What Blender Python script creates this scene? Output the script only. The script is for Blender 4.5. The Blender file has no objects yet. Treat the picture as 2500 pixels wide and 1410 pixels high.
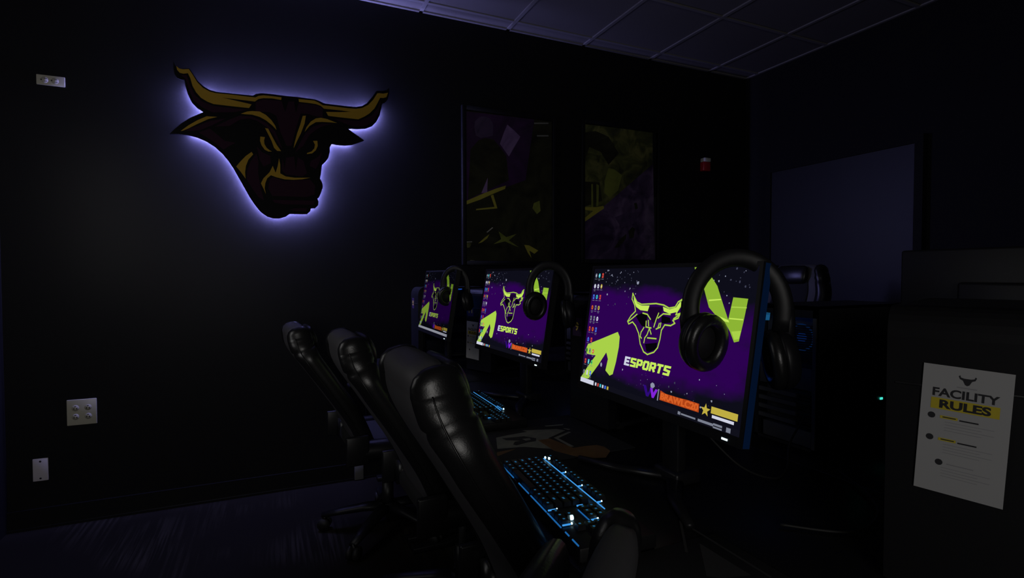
import bpy, bmesh, math, random
from mathutils import Vector, Matrix
from mathutils.geometry import tessellate_polygon
random.seed(7)
sc = bpy.context.scene
COL = sc.collection
R = math.radians
PI = math.pi

# ------------------------------------------------------------------ camera
F_PX = 1285.7368
YAW, PIT, ROL = R(24.2152), R(-1.5338), R(-.0809)
CAM = Vector((-3.74197, -3.37050, 1.27096))
fwd = Vector((math.sin(YAW)*math.cos(PIT), math.cos(YAW)*math.cos(PIT), math.sin(PIT)))
rgt = Vector((math.cos(YAW), -math.sin(YAW), 0)); upv = rgt.cross(fwd)
cr, sr = math.cos(ROL), math.sin(ROL)
rgt, upv = rgt*cr + upv*sr, upv*cr - rgt*sr
cd = bpy.data.cameras.new('camera'); cam = bpy.data.objects.new('camera', cd); COL.objects.link(cam)
cam.matrix_world = Matrix((
    (rgt.x, upv.x, -fwd.x, CAM.x), (rgt.y, upv.y, -fwd.y, CAM.y), (rgt.z, upv.z, -fwd.z, CAM.z), (0, 0, 0, 1)))
cd.sensor_width = 36; cd.sensor_fit = 'HORIZONTAL'; cd.lens = 36*F_PX/2500; cd.clip_start = .02
sc.camera = cam

def at(u, v, axis, val):
    """pixel of the photograph -> point on the plane axis = val"""
    d = fwd + rgt*((u-1250)/F_PX) - upv*((v-705)/F_PX)
    t = (val-CAM[axis])/d[axis]
    return CAM + d*t

# ------------------------------------------------------------------ world, exposure, added fill light
w = bpy.data.worlds.new('world'); sc.world = w; w.use_nodes = True
w.node_tree.nodes['Background'].inputs[0].default_value = (0.5, 0.55, .7, 1)
w.node_tree.nodes['Background'].inputs[1].default_value = 0.0
sc.view_settings.view_transform = 'Standard'; sc.view_settings.look = 'None'
sc.view_settings.exposure = 0; sc.view_settings.gamma = 1; sc.view_settings.use_curve_mapping = False
FILL = 3.5          # added fill light from the left, outside the frame
BACK = 12.5         # dim added fill light from the back of the room, behind the camera
LED_SIGN = 720.0
LED_COL = (.35, .345, 1.0)
ld = bpy.data.lights.new('left_fill', 'AREA'); ld.shape = 'RECTANGLE'; ld.size = .5; ld.size_y = .9
ld.energy = FILL; ld.color = (1.0, .98, .97)
lo = bpy.data.objects.new('left_fill', ld); COL.objects.link(lo)
lo.location = (-4.90, -1.45, 1.68)
lo.rotation_euler = Vector((.88, .46, -.14)).to_track_quat('-Z', 'Y').to_euler()   # added fill, aimed at the back wall and the towers

ld = bpy.data.lights.new('back_fill', 'AREA'); ld.shape = 'RECTANGLE'; ld.size = 1.0; ld.size_y = 1.1
ld.energy = BACK; ld.color = (1.0, .97, .93)
lo = bpy.data.objects.new('back_fill', ld); COL.objects.link(lo)
lo.location = (-4.42, -5.10, 1.60); lo.rotation_euler = (R(90), 0, 0)

# ------------------------------------------------------------------ materials
def lin(c):
    return tuple((x/255/12.92 if x/255 <= .04045 else ((x/255+.055)/1.055)**2.4) for x in c)
def mat(name, color, rough=.5, metal=0., noise=0., scale=40., bump=0., spec=.5, coat=0.):
    m = bpy.data.materials.new(name); m.use_nodes = True
    nt = m.node_tree; b = nt.nodes['Principled BSDF']
    b.inputs['Base Color'].default_value = (*color, 1); b.inputs['Roughness'].default_value = rough
    b.inputs['Metallic'].default_value = metal; b.inputs['Specular IOR Level'].default_value = spec
    b.inputs['Coat Weight'].default_value = coat
    if noise or bump:
        tc = nt.nodes.new('ShaderNodeTexCoord'); n = nt.nodes.new('ShaderNodeTexNoise')
        n.inputs['Scale'].default_value = scale; n.inputs['Detail'].default_value = 5
        nt.links.new(tc.outputs['Object'], n.inputs['Vector'])
        if noise:
            mx = nt.nodes.new('ShaderNodeMix'); mx.data_type = 'RGBA'
            mx.inputs[6].default_value = (*[c*(1-noise) for c in color], 1)
            mx.inputs[7].default_value = (*[min(1, c*(1+noise)) for c in color], 1)
            nt.links.new(n.outputs[0], mx.inputs[0]); nt.links.new(mx.outputs[2], b.inputs['Base Color'])
        if bump:
            bp = nt.nodes.new('ShaderNodeBump'); bp.inputs['Strength'].default_value = bump
            bp.inputs['Distance'].default_value = .002
            nt.links.new(n.outputs[0], bp.inputs['Height']); nt.links.new(bp.outputs[0], b.inputs['Normal'])
    return m
def emit(name, color, s=1.):
    m = bpy.data.materials.new(name); m.use_nodes = True; nt = m.node_tree
    nt.nodes.remove(nt.nodes['Principled BSDF'])
    e = nt.nodes.new('ShaderNodeEmission'); e.inputs[0].default_value = (*color, 1); e.inputs[1].default_value = s
    nt.links.new(e.outputs[0], nt.nodes['Material Output'].inputs[0]); return m
def glass(name, tint=(1, 1, 1), refl=.06):
    m = bpy.data.materials.new(name); m.use_nodes = True; nt = m.node_tree
    nt.nodes.remove(nt.nodes['Principled BSDF'])
    t = nt.nodes.new('ShaderNodeBsdfTransparent'); t.inputs[0].default_value = (*tint, 1)
    g = nt.nodes.new('ShaderNodeBsdfGlossy'); g.inputs['Roughness'].default_value = .03
    mx = nt.nodes.new('ShaderNodeMixShader'); f = nt.nodes.new('ShaderNodeFresnel'); f.inputs[0].default_value = 1.45
    nt.links.new(f.outputs[0], mx.inputs[0]); nt.links.new(t.outputs[0], mx.inputs[1]); nt.links.new(g.outputs[0], mx.inputs[2])
    nt.links.new(mx.outputs[0], nt.nodes['Material Output'].inputs[0]); return m

M = {}
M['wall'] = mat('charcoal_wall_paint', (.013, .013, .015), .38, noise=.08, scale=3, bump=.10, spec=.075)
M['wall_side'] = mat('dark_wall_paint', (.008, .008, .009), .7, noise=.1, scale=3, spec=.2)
M['base'] = mat('black_vinyl_base', (.008, .008, .009), .35, spec=.4)
M['door'] = mat('dark_door_paint', (.013, .013, .015), .5)
M['tile'] = mat('ceiling_tile', (.17, .16, .16), .95, noise=.10, scale=140, bump=.3, spec=.1)
M['tbar'] = mat('ceiling_grid_metal', (.24, .23, .235), .45, spec=.4)
M['black'] = mat('black_plastic', (.010, .010, .011), .45, noise=.1, scale=200)
M['satin'] = mat('black_satin_plastic', (.010, .010, .012), .42, noise=.1, scale=200, spec=.3)
M['leather'] = mat('black_faux_leather', (.011, .011, .012), .32, noise=.1, scale=300, bump=.12, spec=.6)
M['greyleather'] = mat('dark_grey_chair_shell', (.085, .083, .090), .55, noise=.08, scale=250, bump=.1, spec=.35)
M['pad'] = mat('black_perforated_fabric', (.012, .012, .013), .8, noise=.2, scale=500)
M['metal'] = mat('black_painted_metal', (.014, .014, .016), .38, metal=.2)
M['steel'] = mat('brushed_steel', (.35, .36, .38), .4, metal=.9)
M['desk'] = mat('black_desk_laminate', (.010, .010, .011), .35, noise=.15, scale=60, spec=.4)
M['case'] = mat('black_case_metal', (.016, .016, .018), .4, noise=.05, scale=80)
M['casegrey'] = mat('dark_grey_case_metal', (.10, .102, .108), .5, metal=.2)
M['gold'] = mat('gold_vinyl', (.36, .22, .022), .7, spec=.15)
M['maroon'] = mat('maroon_vinyl', (.022, .005, .016), .7, spec=.12)
M['signblack'] = mat('black_acrylic', (.002, .002, .003), .6, spec=.1)
M['signled'] = emit('violet_led_strip', LED_COL, LED_SIGN)
M['plate'] = mat('ivory_plastic', (.50, .48, .40), .35)
M['platewhite'] = mat('white_painted_steel', (.62, .58, .66), .4)
M['slot'] = mat('socket_slot', (.01, .01, .01), .6)
M['greyplastic'] = mat('grey_plastic', (.13, .13, .13), .5)
M['paper'] = mat('white_paper', (.42, .42, .43), .8)
M['ink'] = mat('black_ink', (.02, .02, .025), .7)
M['inkgrey'] = mat('grey_ink', (.30, .30, .32), .7)
M['inkyellow'] = mat('yellow_ink', (.62, .50, .03), .7)
M['label'] = mat('purple_label', (.045, .02, .075), .5)
M['labelgold'] = mat('gold_print', (.95, .72, .12), .6)
M['glass'] = glass('clear_glass')
M['smoke'] = glass('smoked_glass', (.62, .64, .70))
M['edgespill'] = emit('navy_edge_spill', lin((3, 15, 36)))  # blue spill on the monitor edge, painted in as faint emission
M['red'] = mat('red_plastic', (.45, .02, .03), .4)
M['white'] = mat('white_plastic', (.7, .7, .7), .4)
M['rubber'] = mat('black_rubber', (.012, .012, .012), .6)
M['bluelit'] = emit('blue_fan_led', (.02, .16, 1.0), .06)
M['bluedim'] = emit('dim_blue_led', (.01, .09, .40), .10)
M['rearring'] = emit('added_blue_ring', (.012, .10, .60), 8.0)
M['bluestrip'] = emit('blue_case_light', (.02, .14, .80), 1.6)
M['bluewin'] = emit('pale_blue_backlit_window', lin((22, 80, 122)), 1.0)
M['tealled'] = emit('teal_led', lin((70, 225, 205)), 1.1)
M['tealdim'] = emit('dim_teal_led', lin((0, 55, 55)), 1.0)
M['whiteled'] = emit('white_power_led', (.75, .95, 1), 1.4)
M['keybar'] = emit('blue_key_light', (.06, .38, .95), .85)
M['keybardim'] = emit('dim_blue_key_light', (.015, .16, .50), .7)
M['keyhot'] = emit('hot_blue_key_light', (.50, .85, 1.0), 2.4)
M['legend'] = emit('key_legend_glow', (.03, .22, .48), .42)
M['lime'] = emit('screen_lime', lin((168, 208, 72)))
M['limeb'] = emit('screen_lime_band', lin((196, 232, 92)))
M['limed'] = emit('screen_lime_shade', lin((140, 180, 52)))
M['s_white'] = emit('screen_white', lin((205, 208, 225)))
M['s_grey'] = emit('screen_grey', lin((120, 125, 140)))
M['s_dot'] = emit('screen_splatter', lin((140, 145, 165)))
M['s_dotd'] = emit('screen_splatter_dim', lin((62, 64, 84)))
M['s_black'] = emit('screen_black', lin((6, 4, 10)))
M['s_dpur'] = emit('screen_deep_purple', lin((26, 2, 44)))
M['s_purp'] = emit('screen_violet', lin((130, 35, 215)))
M['s_indigo'] = emit('screen_indigo', lin((45, 10, 120)))
M['s_orange'] = emit('screen_orange', lin((212, 95, 38)))
M['s_oranged'] = emit('screen_orange_shade', lin((176, 66, 22)))
M['s_gold'] = emit('screen_gold', lin((190, 172, 66)))
M['s_red'] = emit('screen_red', lin((200, 70, 60)))
M['s_blue'] = emit('screen_blue', lin((70, 110, 220)))
M['s_cyan'] = emit('screen_cyan', lin((60, 190, 200)))
M['s_green'] = emit('screen_green', lin((80, 200, 110)))
M['s_dgreen'] = emit('screen_dark_green', lin((50, 120, 60)))
M['s_bar'] = emit('screen_bar', lin((16, 16, 26)))

def wallpaper():
    m = bpy.data.materials.new('desktop_wallpaper'); m.use_nodes = True; nt = m.node_tree; N = nt.nodes; L = nt.links
    N.remove(N['Principled BSDF'])
    uv = N.new('ShaderNodeUVMap'); sx = N.new('ShaderNodeSeparateXYZ'); L.new(uv.outputs[0], sx.inputs[0])
    def mth(op, a, b=None, clamp=False):
        n = N.new('ShaderNodeMath'); n.operation = op; n.use_clamp = clamp
        for i, x in enumerate((a, b)):
            if x is None: continue
            if isinstance(x, (int, float)): n.inputs[i].default_value = x
            else: L.new(x, n.inputs[i])
        return n.outputs[0]
    # diagonal purple band: soft ellipse across the middle
    u = mth('DIVIDE', mth('SUBTRACT', sx.outputs[0], .40), .80)
    vv = mth('DIVIDE', mth('SUBTRACT', sx.outputs[1], .49), .37)
    d = mth('SQRT', mth('ADD', mth('MULTIPLY', u, u), mth('MULTIPLY', vv, vv)))
    ns = N.new('ShaderNodeTexNoise'); ns.inputs['Scale'].default_value = 5; ns.inputs['Detail'].default_value = 6
    L.new(uv.outputs[0], ns.inputs['Vector'])
    d2 = mth('ADD', d, mth('MULTIPLY', mth('SUBTRACT', ns.outputs[0], .5), .8))
    fac = mth('MULTIPLY', mth('SUBTRACT', 1.08, d2), 3.2, True)
    mx = N.new('ShaderNodeMix'); mx.data_type = 'RGBA'; L.new(fac, mx.inputs[0])
    mx.inputs[6].default_value = (*lin((13, 13, 24)), 1); mx.inputs[7].default_value = (*lin((44, 2, 80)), 1)
    e = N.new('ShaderNodeEmission'); L.new(mx.outputs[2], e.inputs[0]); L.new(e.outputs[0], N['Material Output'].inputs[0])
    return m
M['wallpaper'] = wallpaper()

def carpet():
    m = mat('carpet', (.015, .0135, .012), .95, spec=.03); nt = m.node_tree; N = nt.nodes; L = nt.links
    b = N['Principled BSDF']; tc = N.new('ShaderNodeTexCoord')
    mp = N.new('ShaderNodeMapping'); mp.inputs['Scale'].default_value = (70, 2.2, 1); L.new(tc.outputs['Object'], mp.inputs[0])
    n1 = N.new('ShaderNodeTexNoise'); n1.inputs['Scale'].default_value = 1.0; n1.inputs['Detail'].default_value = 4
    L.new(mp.outputs[0], n1.inputs['Vector'])
    n2 = N.new('ShaderNodeTexNoise'); n2.inputs['Scale'].default_value = 1.6; L.new(tc.outputs['Object'], n2.inputs['Vector'])
    r1 = N.new('ShaderNodeValToRGB'); r1.color_ramp.elements[0].position = .45; r1.color_ramp.elements[1].position = .62
    r1.color_ramp.elements[0].color = (.0135, .0125, .011, 1); r1.color_ramp.elements[1].color = (.034, .031, .027, 1)
    L.new(n1.outputs[0], r1.inputs[0])
    mx = N.new('ShaderNodeMix'); mx.data_type = 'RGBA'; mx.inputs[6].default_value = (.015, .0135, .012, 1)
    L.new(r1.outputs[0], mx.inputs[7])
    r2 = N.new('ShaderNodeValToRGB'); r2.color_ramp.elements[0].position = .45; r2.color_ramp.elements[1].position = .6
    L.new(n2.outputs[0], r2.inputs[0]); L.new(r2.outputs[0], mx.inputs[0])
    L.new(mx.outputs[2], b.inputs['Base Color']); return m
M['carpet'] = carpet()

def poster_mat(name, stops, scale, dist=2.):
    m = mat(name, (.1, .1, .1), .6, spec=.2); nt = m.node_tree; N = nt.nodes; L = nt.links; b = N['Principled BSDF']
    tc = N.new('ShaderNodeTexCoord'); n = N.new('ShaderNodeTexNoise'); n.inputs['Scale'].default_value = scale
    n.inputs['Detail'].default_value = 8; n.inputs['Distortion'].default_value = dist
    L.new(tc.outputs['Object'], n.inputs['Vector']); r = N.new('ShaderNodeValToRGB')
    cr_ = r.color_ramp
    while len(cr_.elements) < len(stops): cr_.elements.new(.5)
    for e, (p, c) in zip(cr_.elements, stops): e.position = p; e.color = (*c, 1)
    L.new(n.outputs[0], r.inputs[0]); L.new(r.outputs[0], b.inputs['Base Color']); return m
M['p_purple'] = poster_mat('print_dark_purple', [(.3, (0.045, 0.022, 0.075)), (.6, (0.090, 0.030, 0.150))], 3)
M['p_dark'] = poster_mat('print_black', [(.3, (0.018, 0.018, 0.015)), (.66, (0.060, 0.061, 0.036))], 4)
M['p_lilac'] = poster_mat('print_lilac', [(.3, (0.225, 0.135, 0.390)), (.7, (0.420, 0.270, 0.630))], 4)
M['p_head'] = poster_mat('print_dusk', [(.3, (0.075, 0.053, 0.135)), (.7, (0.150, 0.090, 0.240))], 6)
M['p_yellow'] = poster_mat('print_olive_yellow', [(.3, (0.495, 0.465, 0.075)), (.7, (0.660, 0.600, 0.105))], 5)
M['p_olive'] = poster_mat('print_olive_foliage', [(.34, (0.053, 0.060, 0.030)), (.5, (0.135, 0.150, 0.053)), (.66, (0.285, 0.285, 0.105))], 8, 1.2)
M['p_olivel'] = poster_mat('print_olive_leaf', [(.3, (0.225, 0.270, 0.060)), (.7, (0.360, 0.405, 0.090))], 5)
M['p_violet'] = poster_mat('print_violet_ruin', [(.34, (0.045, 0.022, 0.090)), (.5, (0.120, 0.075, 0.195)), (.68, (0.270, 0.180, 0.390))], 5, 1.4)
M['p_glint'] = poster_mat('painted_glass_glint', [(.3, (.55, .55, .55)), (.7, (.8, .8, .8))], 5)  # pale marks painting the white reflections on the poster glass
M['mat_print'] = poster_mat('mousepad_print', [(.35, (.17, .18, .16)), (.65, (.25, .25, .21))], 8)
M['mat_dim'] = mat('mousepad_dark_grey', (.045, .045, .045), .8)
M['mat_orange'] = poster_mat('mousepad_orange', [(.35, (.15, .08, .04)), (.65, (.21, .12, .05))], 6)

# ------------------------------------------------------------------ mesh builder
def dimmed(m, k):
    nm = m.name+'_dim'
    if nm in bpy.data.materials: return bpy.data.materials[nm]
    c = m.copy(); c.name = nm
    for n in c.node_tree.nodes:
        if n.type == 'EMISSION': n.inputs[1].default_value *= k
    return c
class MB:
    def __init__(s): s.v = []; s.f = []; s.m = []; s.mats = []; s.uv = {}; s.sm = []
    def mi(s, m):
        m = M[m] if isinstance(m, str) else m
        if m not in s.mats: s.mats.append(m)
        return s.mats.index(m)
    def add(s, vs, fs, m, X=None, smooth=False):
        b = len(s.v); k = s.mi(m)
        for p in vs:
            p = Vector(p); s.v.append(X @ p if X is not None else p)
        for f in fs: s.f.append([b+i for i in f]); s.m.append(k); s.sm.append(smooth)
    def box(s, lo, hi, m, X=None):
        x0, y0, z0 = lo; x1, y1, z1 = hi
        vs = [(x0,y0,z0),(x1,y0,z0),(x1,y1,z0),(x0,y1,z0),(x0,y0,z1),(x1,y0,z1),(x1,y1,z1),(x0,y1,z1)]
        s.add(vs, [(0,3,2,1),(4,5,6,7),(0,1,5,4),(1,2,6,5),(2,3,7,6),(3,0,4,7)], m, X)
    def bbox(s, lo, hi, m, X=None, r=.004, seg=2):
        """box with rounded edges"""
        bm = bmesh.new(); bmesh.ops.create_cube(bm, size=1)
        sz = [hi[i]-lo[i] for i in range(3)]; c = [(hi[i]+lo[i])/2 for i in range(3)]
        for v in bm.verts: v.co = Vector([v.co[i]*sz[i]+c[i] for i in range(3)])
        r = min(r, min(abs(q) for q in sz)*.49)
        bmesh.ops.bevel(bm, geom=bm.edges[:], offset=r, segments=seg, profile=.5, affect='EDGES')
        bm.verts.index_update()
        s.add([v.co.copy() for v in bm.verts], [[v.index for v in f.verts] for f in bm.faces], m, X, True); bm.free()
    def flat(s, pts, m, fn, d=0.):
        """2D polygon -> triangles, fn(a,b,d) gives the 3D point"""
        t = tessellate_polygon([[Vector((p[0], p[1], 0)) for p in pts]])
        s.add([fn(p[0], p[1], d) for p in pts], t, m)
    def prism(s, pts, m, fn, d0, d1, mside=None):
        t = tessellate_polygon([[Vector((p[0], p[1], 0)) for p in pts]]); n = len(pts)
        s.add([fn(p[0], p[1], d1) for p in pts], t, m)
        s.add([fn(p[0], p[1], d0) for p in pts], [tuple(reversed(q)) for q in t], mside or m)
        s.add([fn(p[0], p[1], d0) for p in pts]+[fn(p[0], p[1], d1) for p in pts],
              [(i, (i+1) % n, n+(i+1) % n, n+i) for i in range(n)], mside or m)
    def loft(s, rings, m, cap=True, closed=True, smooth=True, X=None):
        n = len(rings[0]); vs = [p for r_ in rings for p in r_]; fs = []
        for i in range(len(rings)-1):
            for j in range(n if closed else n-1):
                k = (j+1) % n; fs.append((i*n+j, i*n+k, (i+1)*n+k, (i+1)*n+j))
        if cap and closed:
            fs.append(tuple(reversed(range(n)))); fs.append(tuple(range((len(rings)-1)*n, len(rings)*n)))
        s.add(vs, fs, m, X, smooth)
    def tube(s, path, r, m, n=10, X=None, cap=True, ref=Vector((0, 0, 1)), loop=False):
        """r: number, (a,b) or list per point; a along side, b along up"""
        P = [Vector(p) for p in path]; rings = []
        for i, p in enumerate(P):
            if loop: t = P[(i+1) % len(P)]-P[i-1]
            else: t = P[min(i+1, len(P)-1)]-P[max(i-1, 0)]
            t.normalize(); q = ref
            if abs(t.dot(q)) > .95: q = Vector((0, 1, 0)) if abs(t.y) < .9 else Vector((1, 0, 0))
            a = t.cross(q).normalized(); b = a.cross(t).normalized()
            rr = r[i] if isinstance(r, list) else r
            ra, rb = rr if isinstance(rr, tuple) else (rr, rr)
            rings.append([p+a*ra*math.cos(2*PI*k/n)+b*rb*math.sin(2*PI*k/n) for k in range(n)])
        if loop: rings.append(rings[0]); cap = False
        s.loft(rings, m, cap=cap, X=X)
    def cyl(s, p0, p1, r, m, n=20, r1=None, X=None):
        s.tube([p0, p1], [r, r if r1 is None else r1], m, n, X)
    def build(s, name, parent=None, **kw):
        me = bpy.data.meshes.new(name)
        me.from_pydata([tuple(v) for v in s.v], [], s.f)
        for m in s.mats: me.materials.append(m)
        for p, k, q in zip(me.polygons, s.m, s.sm): p.material_index = k; p.use_smooth = q
        bm = bmesh.new(); bm.from_mesh(me); bmesh.ops.remove_doubles(bm, verts=bm.verts, dist=1e-6)
        if kw.pop('recalc', False): bmesh.ops.recalc_face_normals(bm, faces=bm.faces)
        bm.to_mesh(me); bm.free()
        o = bpy.data.objects.new(name, me); COL.objects.link(o)
        if parent: o.parent = parent
        for k, v in kw.items(): o[k] = v
        return o
def tag(o, label, cat, group=None):
    o['label'] = label; o['category'] = cat
    if group: o['group'] = group
    return o
def thing(name, label, cat, loc=(0, 0, 0), rz=0, group=None):
    o = bpy.data.objects.new(name, None); COL.objects.link(o); o.location = loc; o.rotation_euler = (0, 0, rz)
    o.empty_display_size = .1
    return tag(o, label, cat, group)
def struct(mb, name): return mb.build(name, kind='structure')
def copy_tree(o, parent=None):
    c = o.copy(); COL.objects.link(c); c.parent = parent
    for ch in list(o.children): copy_tree(ch, c)
    return c

_tc = {}
def text2d(s, bold=.0):
    """glyph triangles of a word, scaled to the unit square"""
    if (s, bold) in _tc: return _tc[(s, bold)]
    cu = bpy.data.curves.new('txt', 'FONT'); cu.body = s; cu.size = 1; cu.offset = bold; cu.resolution_u = 4
    o = bpy.data.objects.new('txt', cu); COL.objects.link(o); bpy.context.view_layer.update()
    me = o.evaluated_get(bpy.context.evaluated_depsgraph_get()).to_mesh()
    V = [(v.co.x, v.co.y) for v in me.vertices]; Fs = [tuple(p.vertices) for p in me.polygons]
    o.evaluated_get(bpy.context.evaluated_depsgraph_get()).to_mesh_clear()
    bpy.data.objects.remove(o); bpy.data.curves.remove(cu)
    x0 = min(p[0] for p in V); x1 = max(p[0] for p in V); y0 = min(p[1] for p in V); y1 = max(p[1] for p in V)
    V = [((x-x0)/(x1-x0), (y-y0)/(y1-y0)) for x, y in V]
    _tc[(s, bold)] = (V, Fs); return V, Fs
def put_text(mb, s, a0, b0, a1, b1, m, fn, d, bold=.0, slant=0.):
    V, Fs = text2d(s, bold)
    mb.add([fn(a0+(a1-a0)*x+slant*y, b0+(b1-b0)*y, d) for x, y in V], Fs, m)
def quad(a0, b0, a1, b1): return [(a0, b0), (a1, b0), (a1, b1), (a0, b1)]
def stroke(pts, wd, closed=False):
    """list of quads following a polyline"""
    out = []; n = len(pts)
    for i in range(n if closed else n-1):
        p = Vector(pts[i]); q = Vector(pts[(i+1) % n]); t = (q-p)
        if t.length < 1e-9: continue
        t.normalize(); k = Vector((-t.y, t.x))*wd/2; e = t*wd*.4
        out.append([tuple(p-e-k), tuple(q+e-k), tuple(q+e+k), tuple(p-e+k)])
    return out
def homography(src, dst):
    A = []; B = []
    for (x, y), (u, v) in zip(src, dst):
        A.append([x, y, 1, 0, 0, 0, -u*x, -u*y]); B.append(u)
        A.append([0, 0, 0, x, y, 1, -v*x, -v*y]); B.append(v)
    n = 8
    for i in range(n):
        p = max(range(i, n), key=lambda r_: abs(A[r_][i])); A[i], A[p] = A[p], A[i]; B[i], B[p] = B[p], B[i]
        for r_ in range(n):
            if r_ != i:
                f = A[r_][i]/A[i][i]
                A[r_] = [a-f*b for a, b in zip(A[r_], A[i])]; B[r_] -= f*B[i]
    h = [B[i]/A[i][i] for i in range(n)]
    return lambda x, y: ((h[0]*x+h[1]*y+h[2])/(h[6]*x+h[7]*y+1), (h[3]*x+h[4]*y+h[5])/(h[6]*x+h[7]*y+1))

# ================================================================== ROOM
XL, YB, H = -4.962, -5.2, 2.9566
b = MB(); b.box((XL-.1, YB-.1, -.08), (.1, .1, 0), 'carpet'); struct(b, 'floor')
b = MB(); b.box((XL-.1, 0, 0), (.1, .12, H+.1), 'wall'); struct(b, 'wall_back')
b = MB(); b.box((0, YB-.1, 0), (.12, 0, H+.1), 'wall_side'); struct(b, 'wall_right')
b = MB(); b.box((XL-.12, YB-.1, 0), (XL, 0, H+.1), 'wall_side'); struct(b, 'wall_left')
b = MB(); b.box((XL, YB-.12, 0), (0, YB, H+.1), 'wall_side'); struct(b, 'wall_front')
# ceiling: lay-in tiles on a white grid
b = MB(); T = .6096
b.box((XL-.1, YB-.1, H+.008), (.1, .1, H+.06), 'tile')
x = -.4286
while x > XL:
    b.box((x-.012, YB, H-.001), (x+.012, 0, H+.010), 'tbar'); x -= T
y = -.1298
while y > YB:
    b.box((XL, y-.012, H), (0, y+.012, H+.009), 'tbar'); y -= T
b.box((XL, -.02, H-.001), (0, 0, H+.01), 'tbar'); b.box((-.02, YB, H-.001), (0, 0, H+.01), 'tbar')
struct(b, 'ceiling')
b = MB(); b.box((XL, -.012, 0), (0, 0, .098), 'base'); b.box((XL, -.020, .0), (0, -.012, .012), 'base')
b.box((XL, -.014, .098), (0, 0, .102), 'wall'); struct(b, 'baseboard_back')
b = MB(); b.box((-.012, YB, 0), (0, -3.12, .1), 'base'); b.box((-.012, -1.95, 0), (0, -.02, .1), 'base'); struct(b, 'baseboard_right')
# door in the right wall
b = MB(); b.box((-.035, -1.36, 0), (0, -.30, 2.1), 'door'); d_ = struct(b, 'door_1')
b = MB()
for y0 in (-1.41, -.30): b.box((-.05, y0, 0), (0, y0+.05, 2.15), 'wall_side')
b.box((-.05, -1.36, 2.10), (0, -.30, 2.15), 'wall_side'); struct(b, 'trim_1')
b = MB(); b.cyl((-.035, -1.28, 1.0), (-.075, -1.28, 1.0), .012, 'steel'); b.cyl((-.075, -1.28, 1.0), (-.075, -1.17, 1.0), .009, 'steel')
b.build('door_handle', d_)
# unseen side door, added to go with the left fill light
b = MB(); b.box((XL, -3.40, 0), (XL+.02, -2.50, 2.1), 'door'); struct(b, 'added_side_door')
b = MB()
for q in ((-4.955, -4.93), (-3.90, -3.84)): b.box((q[0], YB, .98), (q[1], YB+.06, 2.22), 'door')
for z_ in (.98, 2.16): b.box((-4.93, YB, z_), (-3.90, YB+.06, z_+.06), 'door')
struct(b, 'added_window_frame')  # unseen window frame, added around the back fill light

# ================================================================== BULL SIGN
SC = 580/1902
def sg(pts):
    out = []
    for x, y in pts:
        p = at(390+x*SC, 130+y*SC, 1, -.05); out.append((p.x, p.z))
    return out
wf = lambda a, z, d: Vector((a, -d, z))         # a point in front of the back wall, d from it
OUT = [(108,62),(122,95),(145,115),(185,122),(235,118),(255,145),(300,215),(350,262),(400,292),(460,308),(560,318),(660,328),
 (745,337),(775,322),(820,317),(900,325),(1000,338),(1100,348),(1180,358),(1245,366),(1285,382),(1320,400),(1400,410),(1500,422),
 (1570,428),(1620,420),(1660,398),(1700,350),(1735,300),(1750,298),(1790,300),(1820,290),(1838,272),(1838,320),(1825,370),
 (1805,392),(1782,400),(1775,440),(1760,500),(1735,545),(1700,580),(1650,598),(1580,602),(1508,601),(1560,640),(1600,668),
 (1638,695),(1600,710),(1540,730),(1480,735),(1420,730),(1378,722),(1362,750),(1362,790),(1350,835),(1330,862),(1300,890),
 (1295,930),(1285,1005),(1300,1030),(1307,1068),(1290,1120),(1275,1152),(1262,1162),(1272,1185),(1268,1215),(1245,1238),
 (1210,1240),(1205,1262),(1180,1285),(1140,1286),(1040,1283),(1010,1305),(960,1320),(910,1320),(860,1305),(810,1270),
 (760,1210),(720,1150),(680,1080),(630,990),(590,920),(550,860),(500,800),(440,745),(370,700),(300,670),(230,652),(150,642),
 (78,643),(110,610),(170,560),(240,515),(310,485),(350,468),(300,435),(255,390),(225,330),(205,265),(197,208),(175,208),
 (140,195),(118,165),(108,120)]
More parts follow.
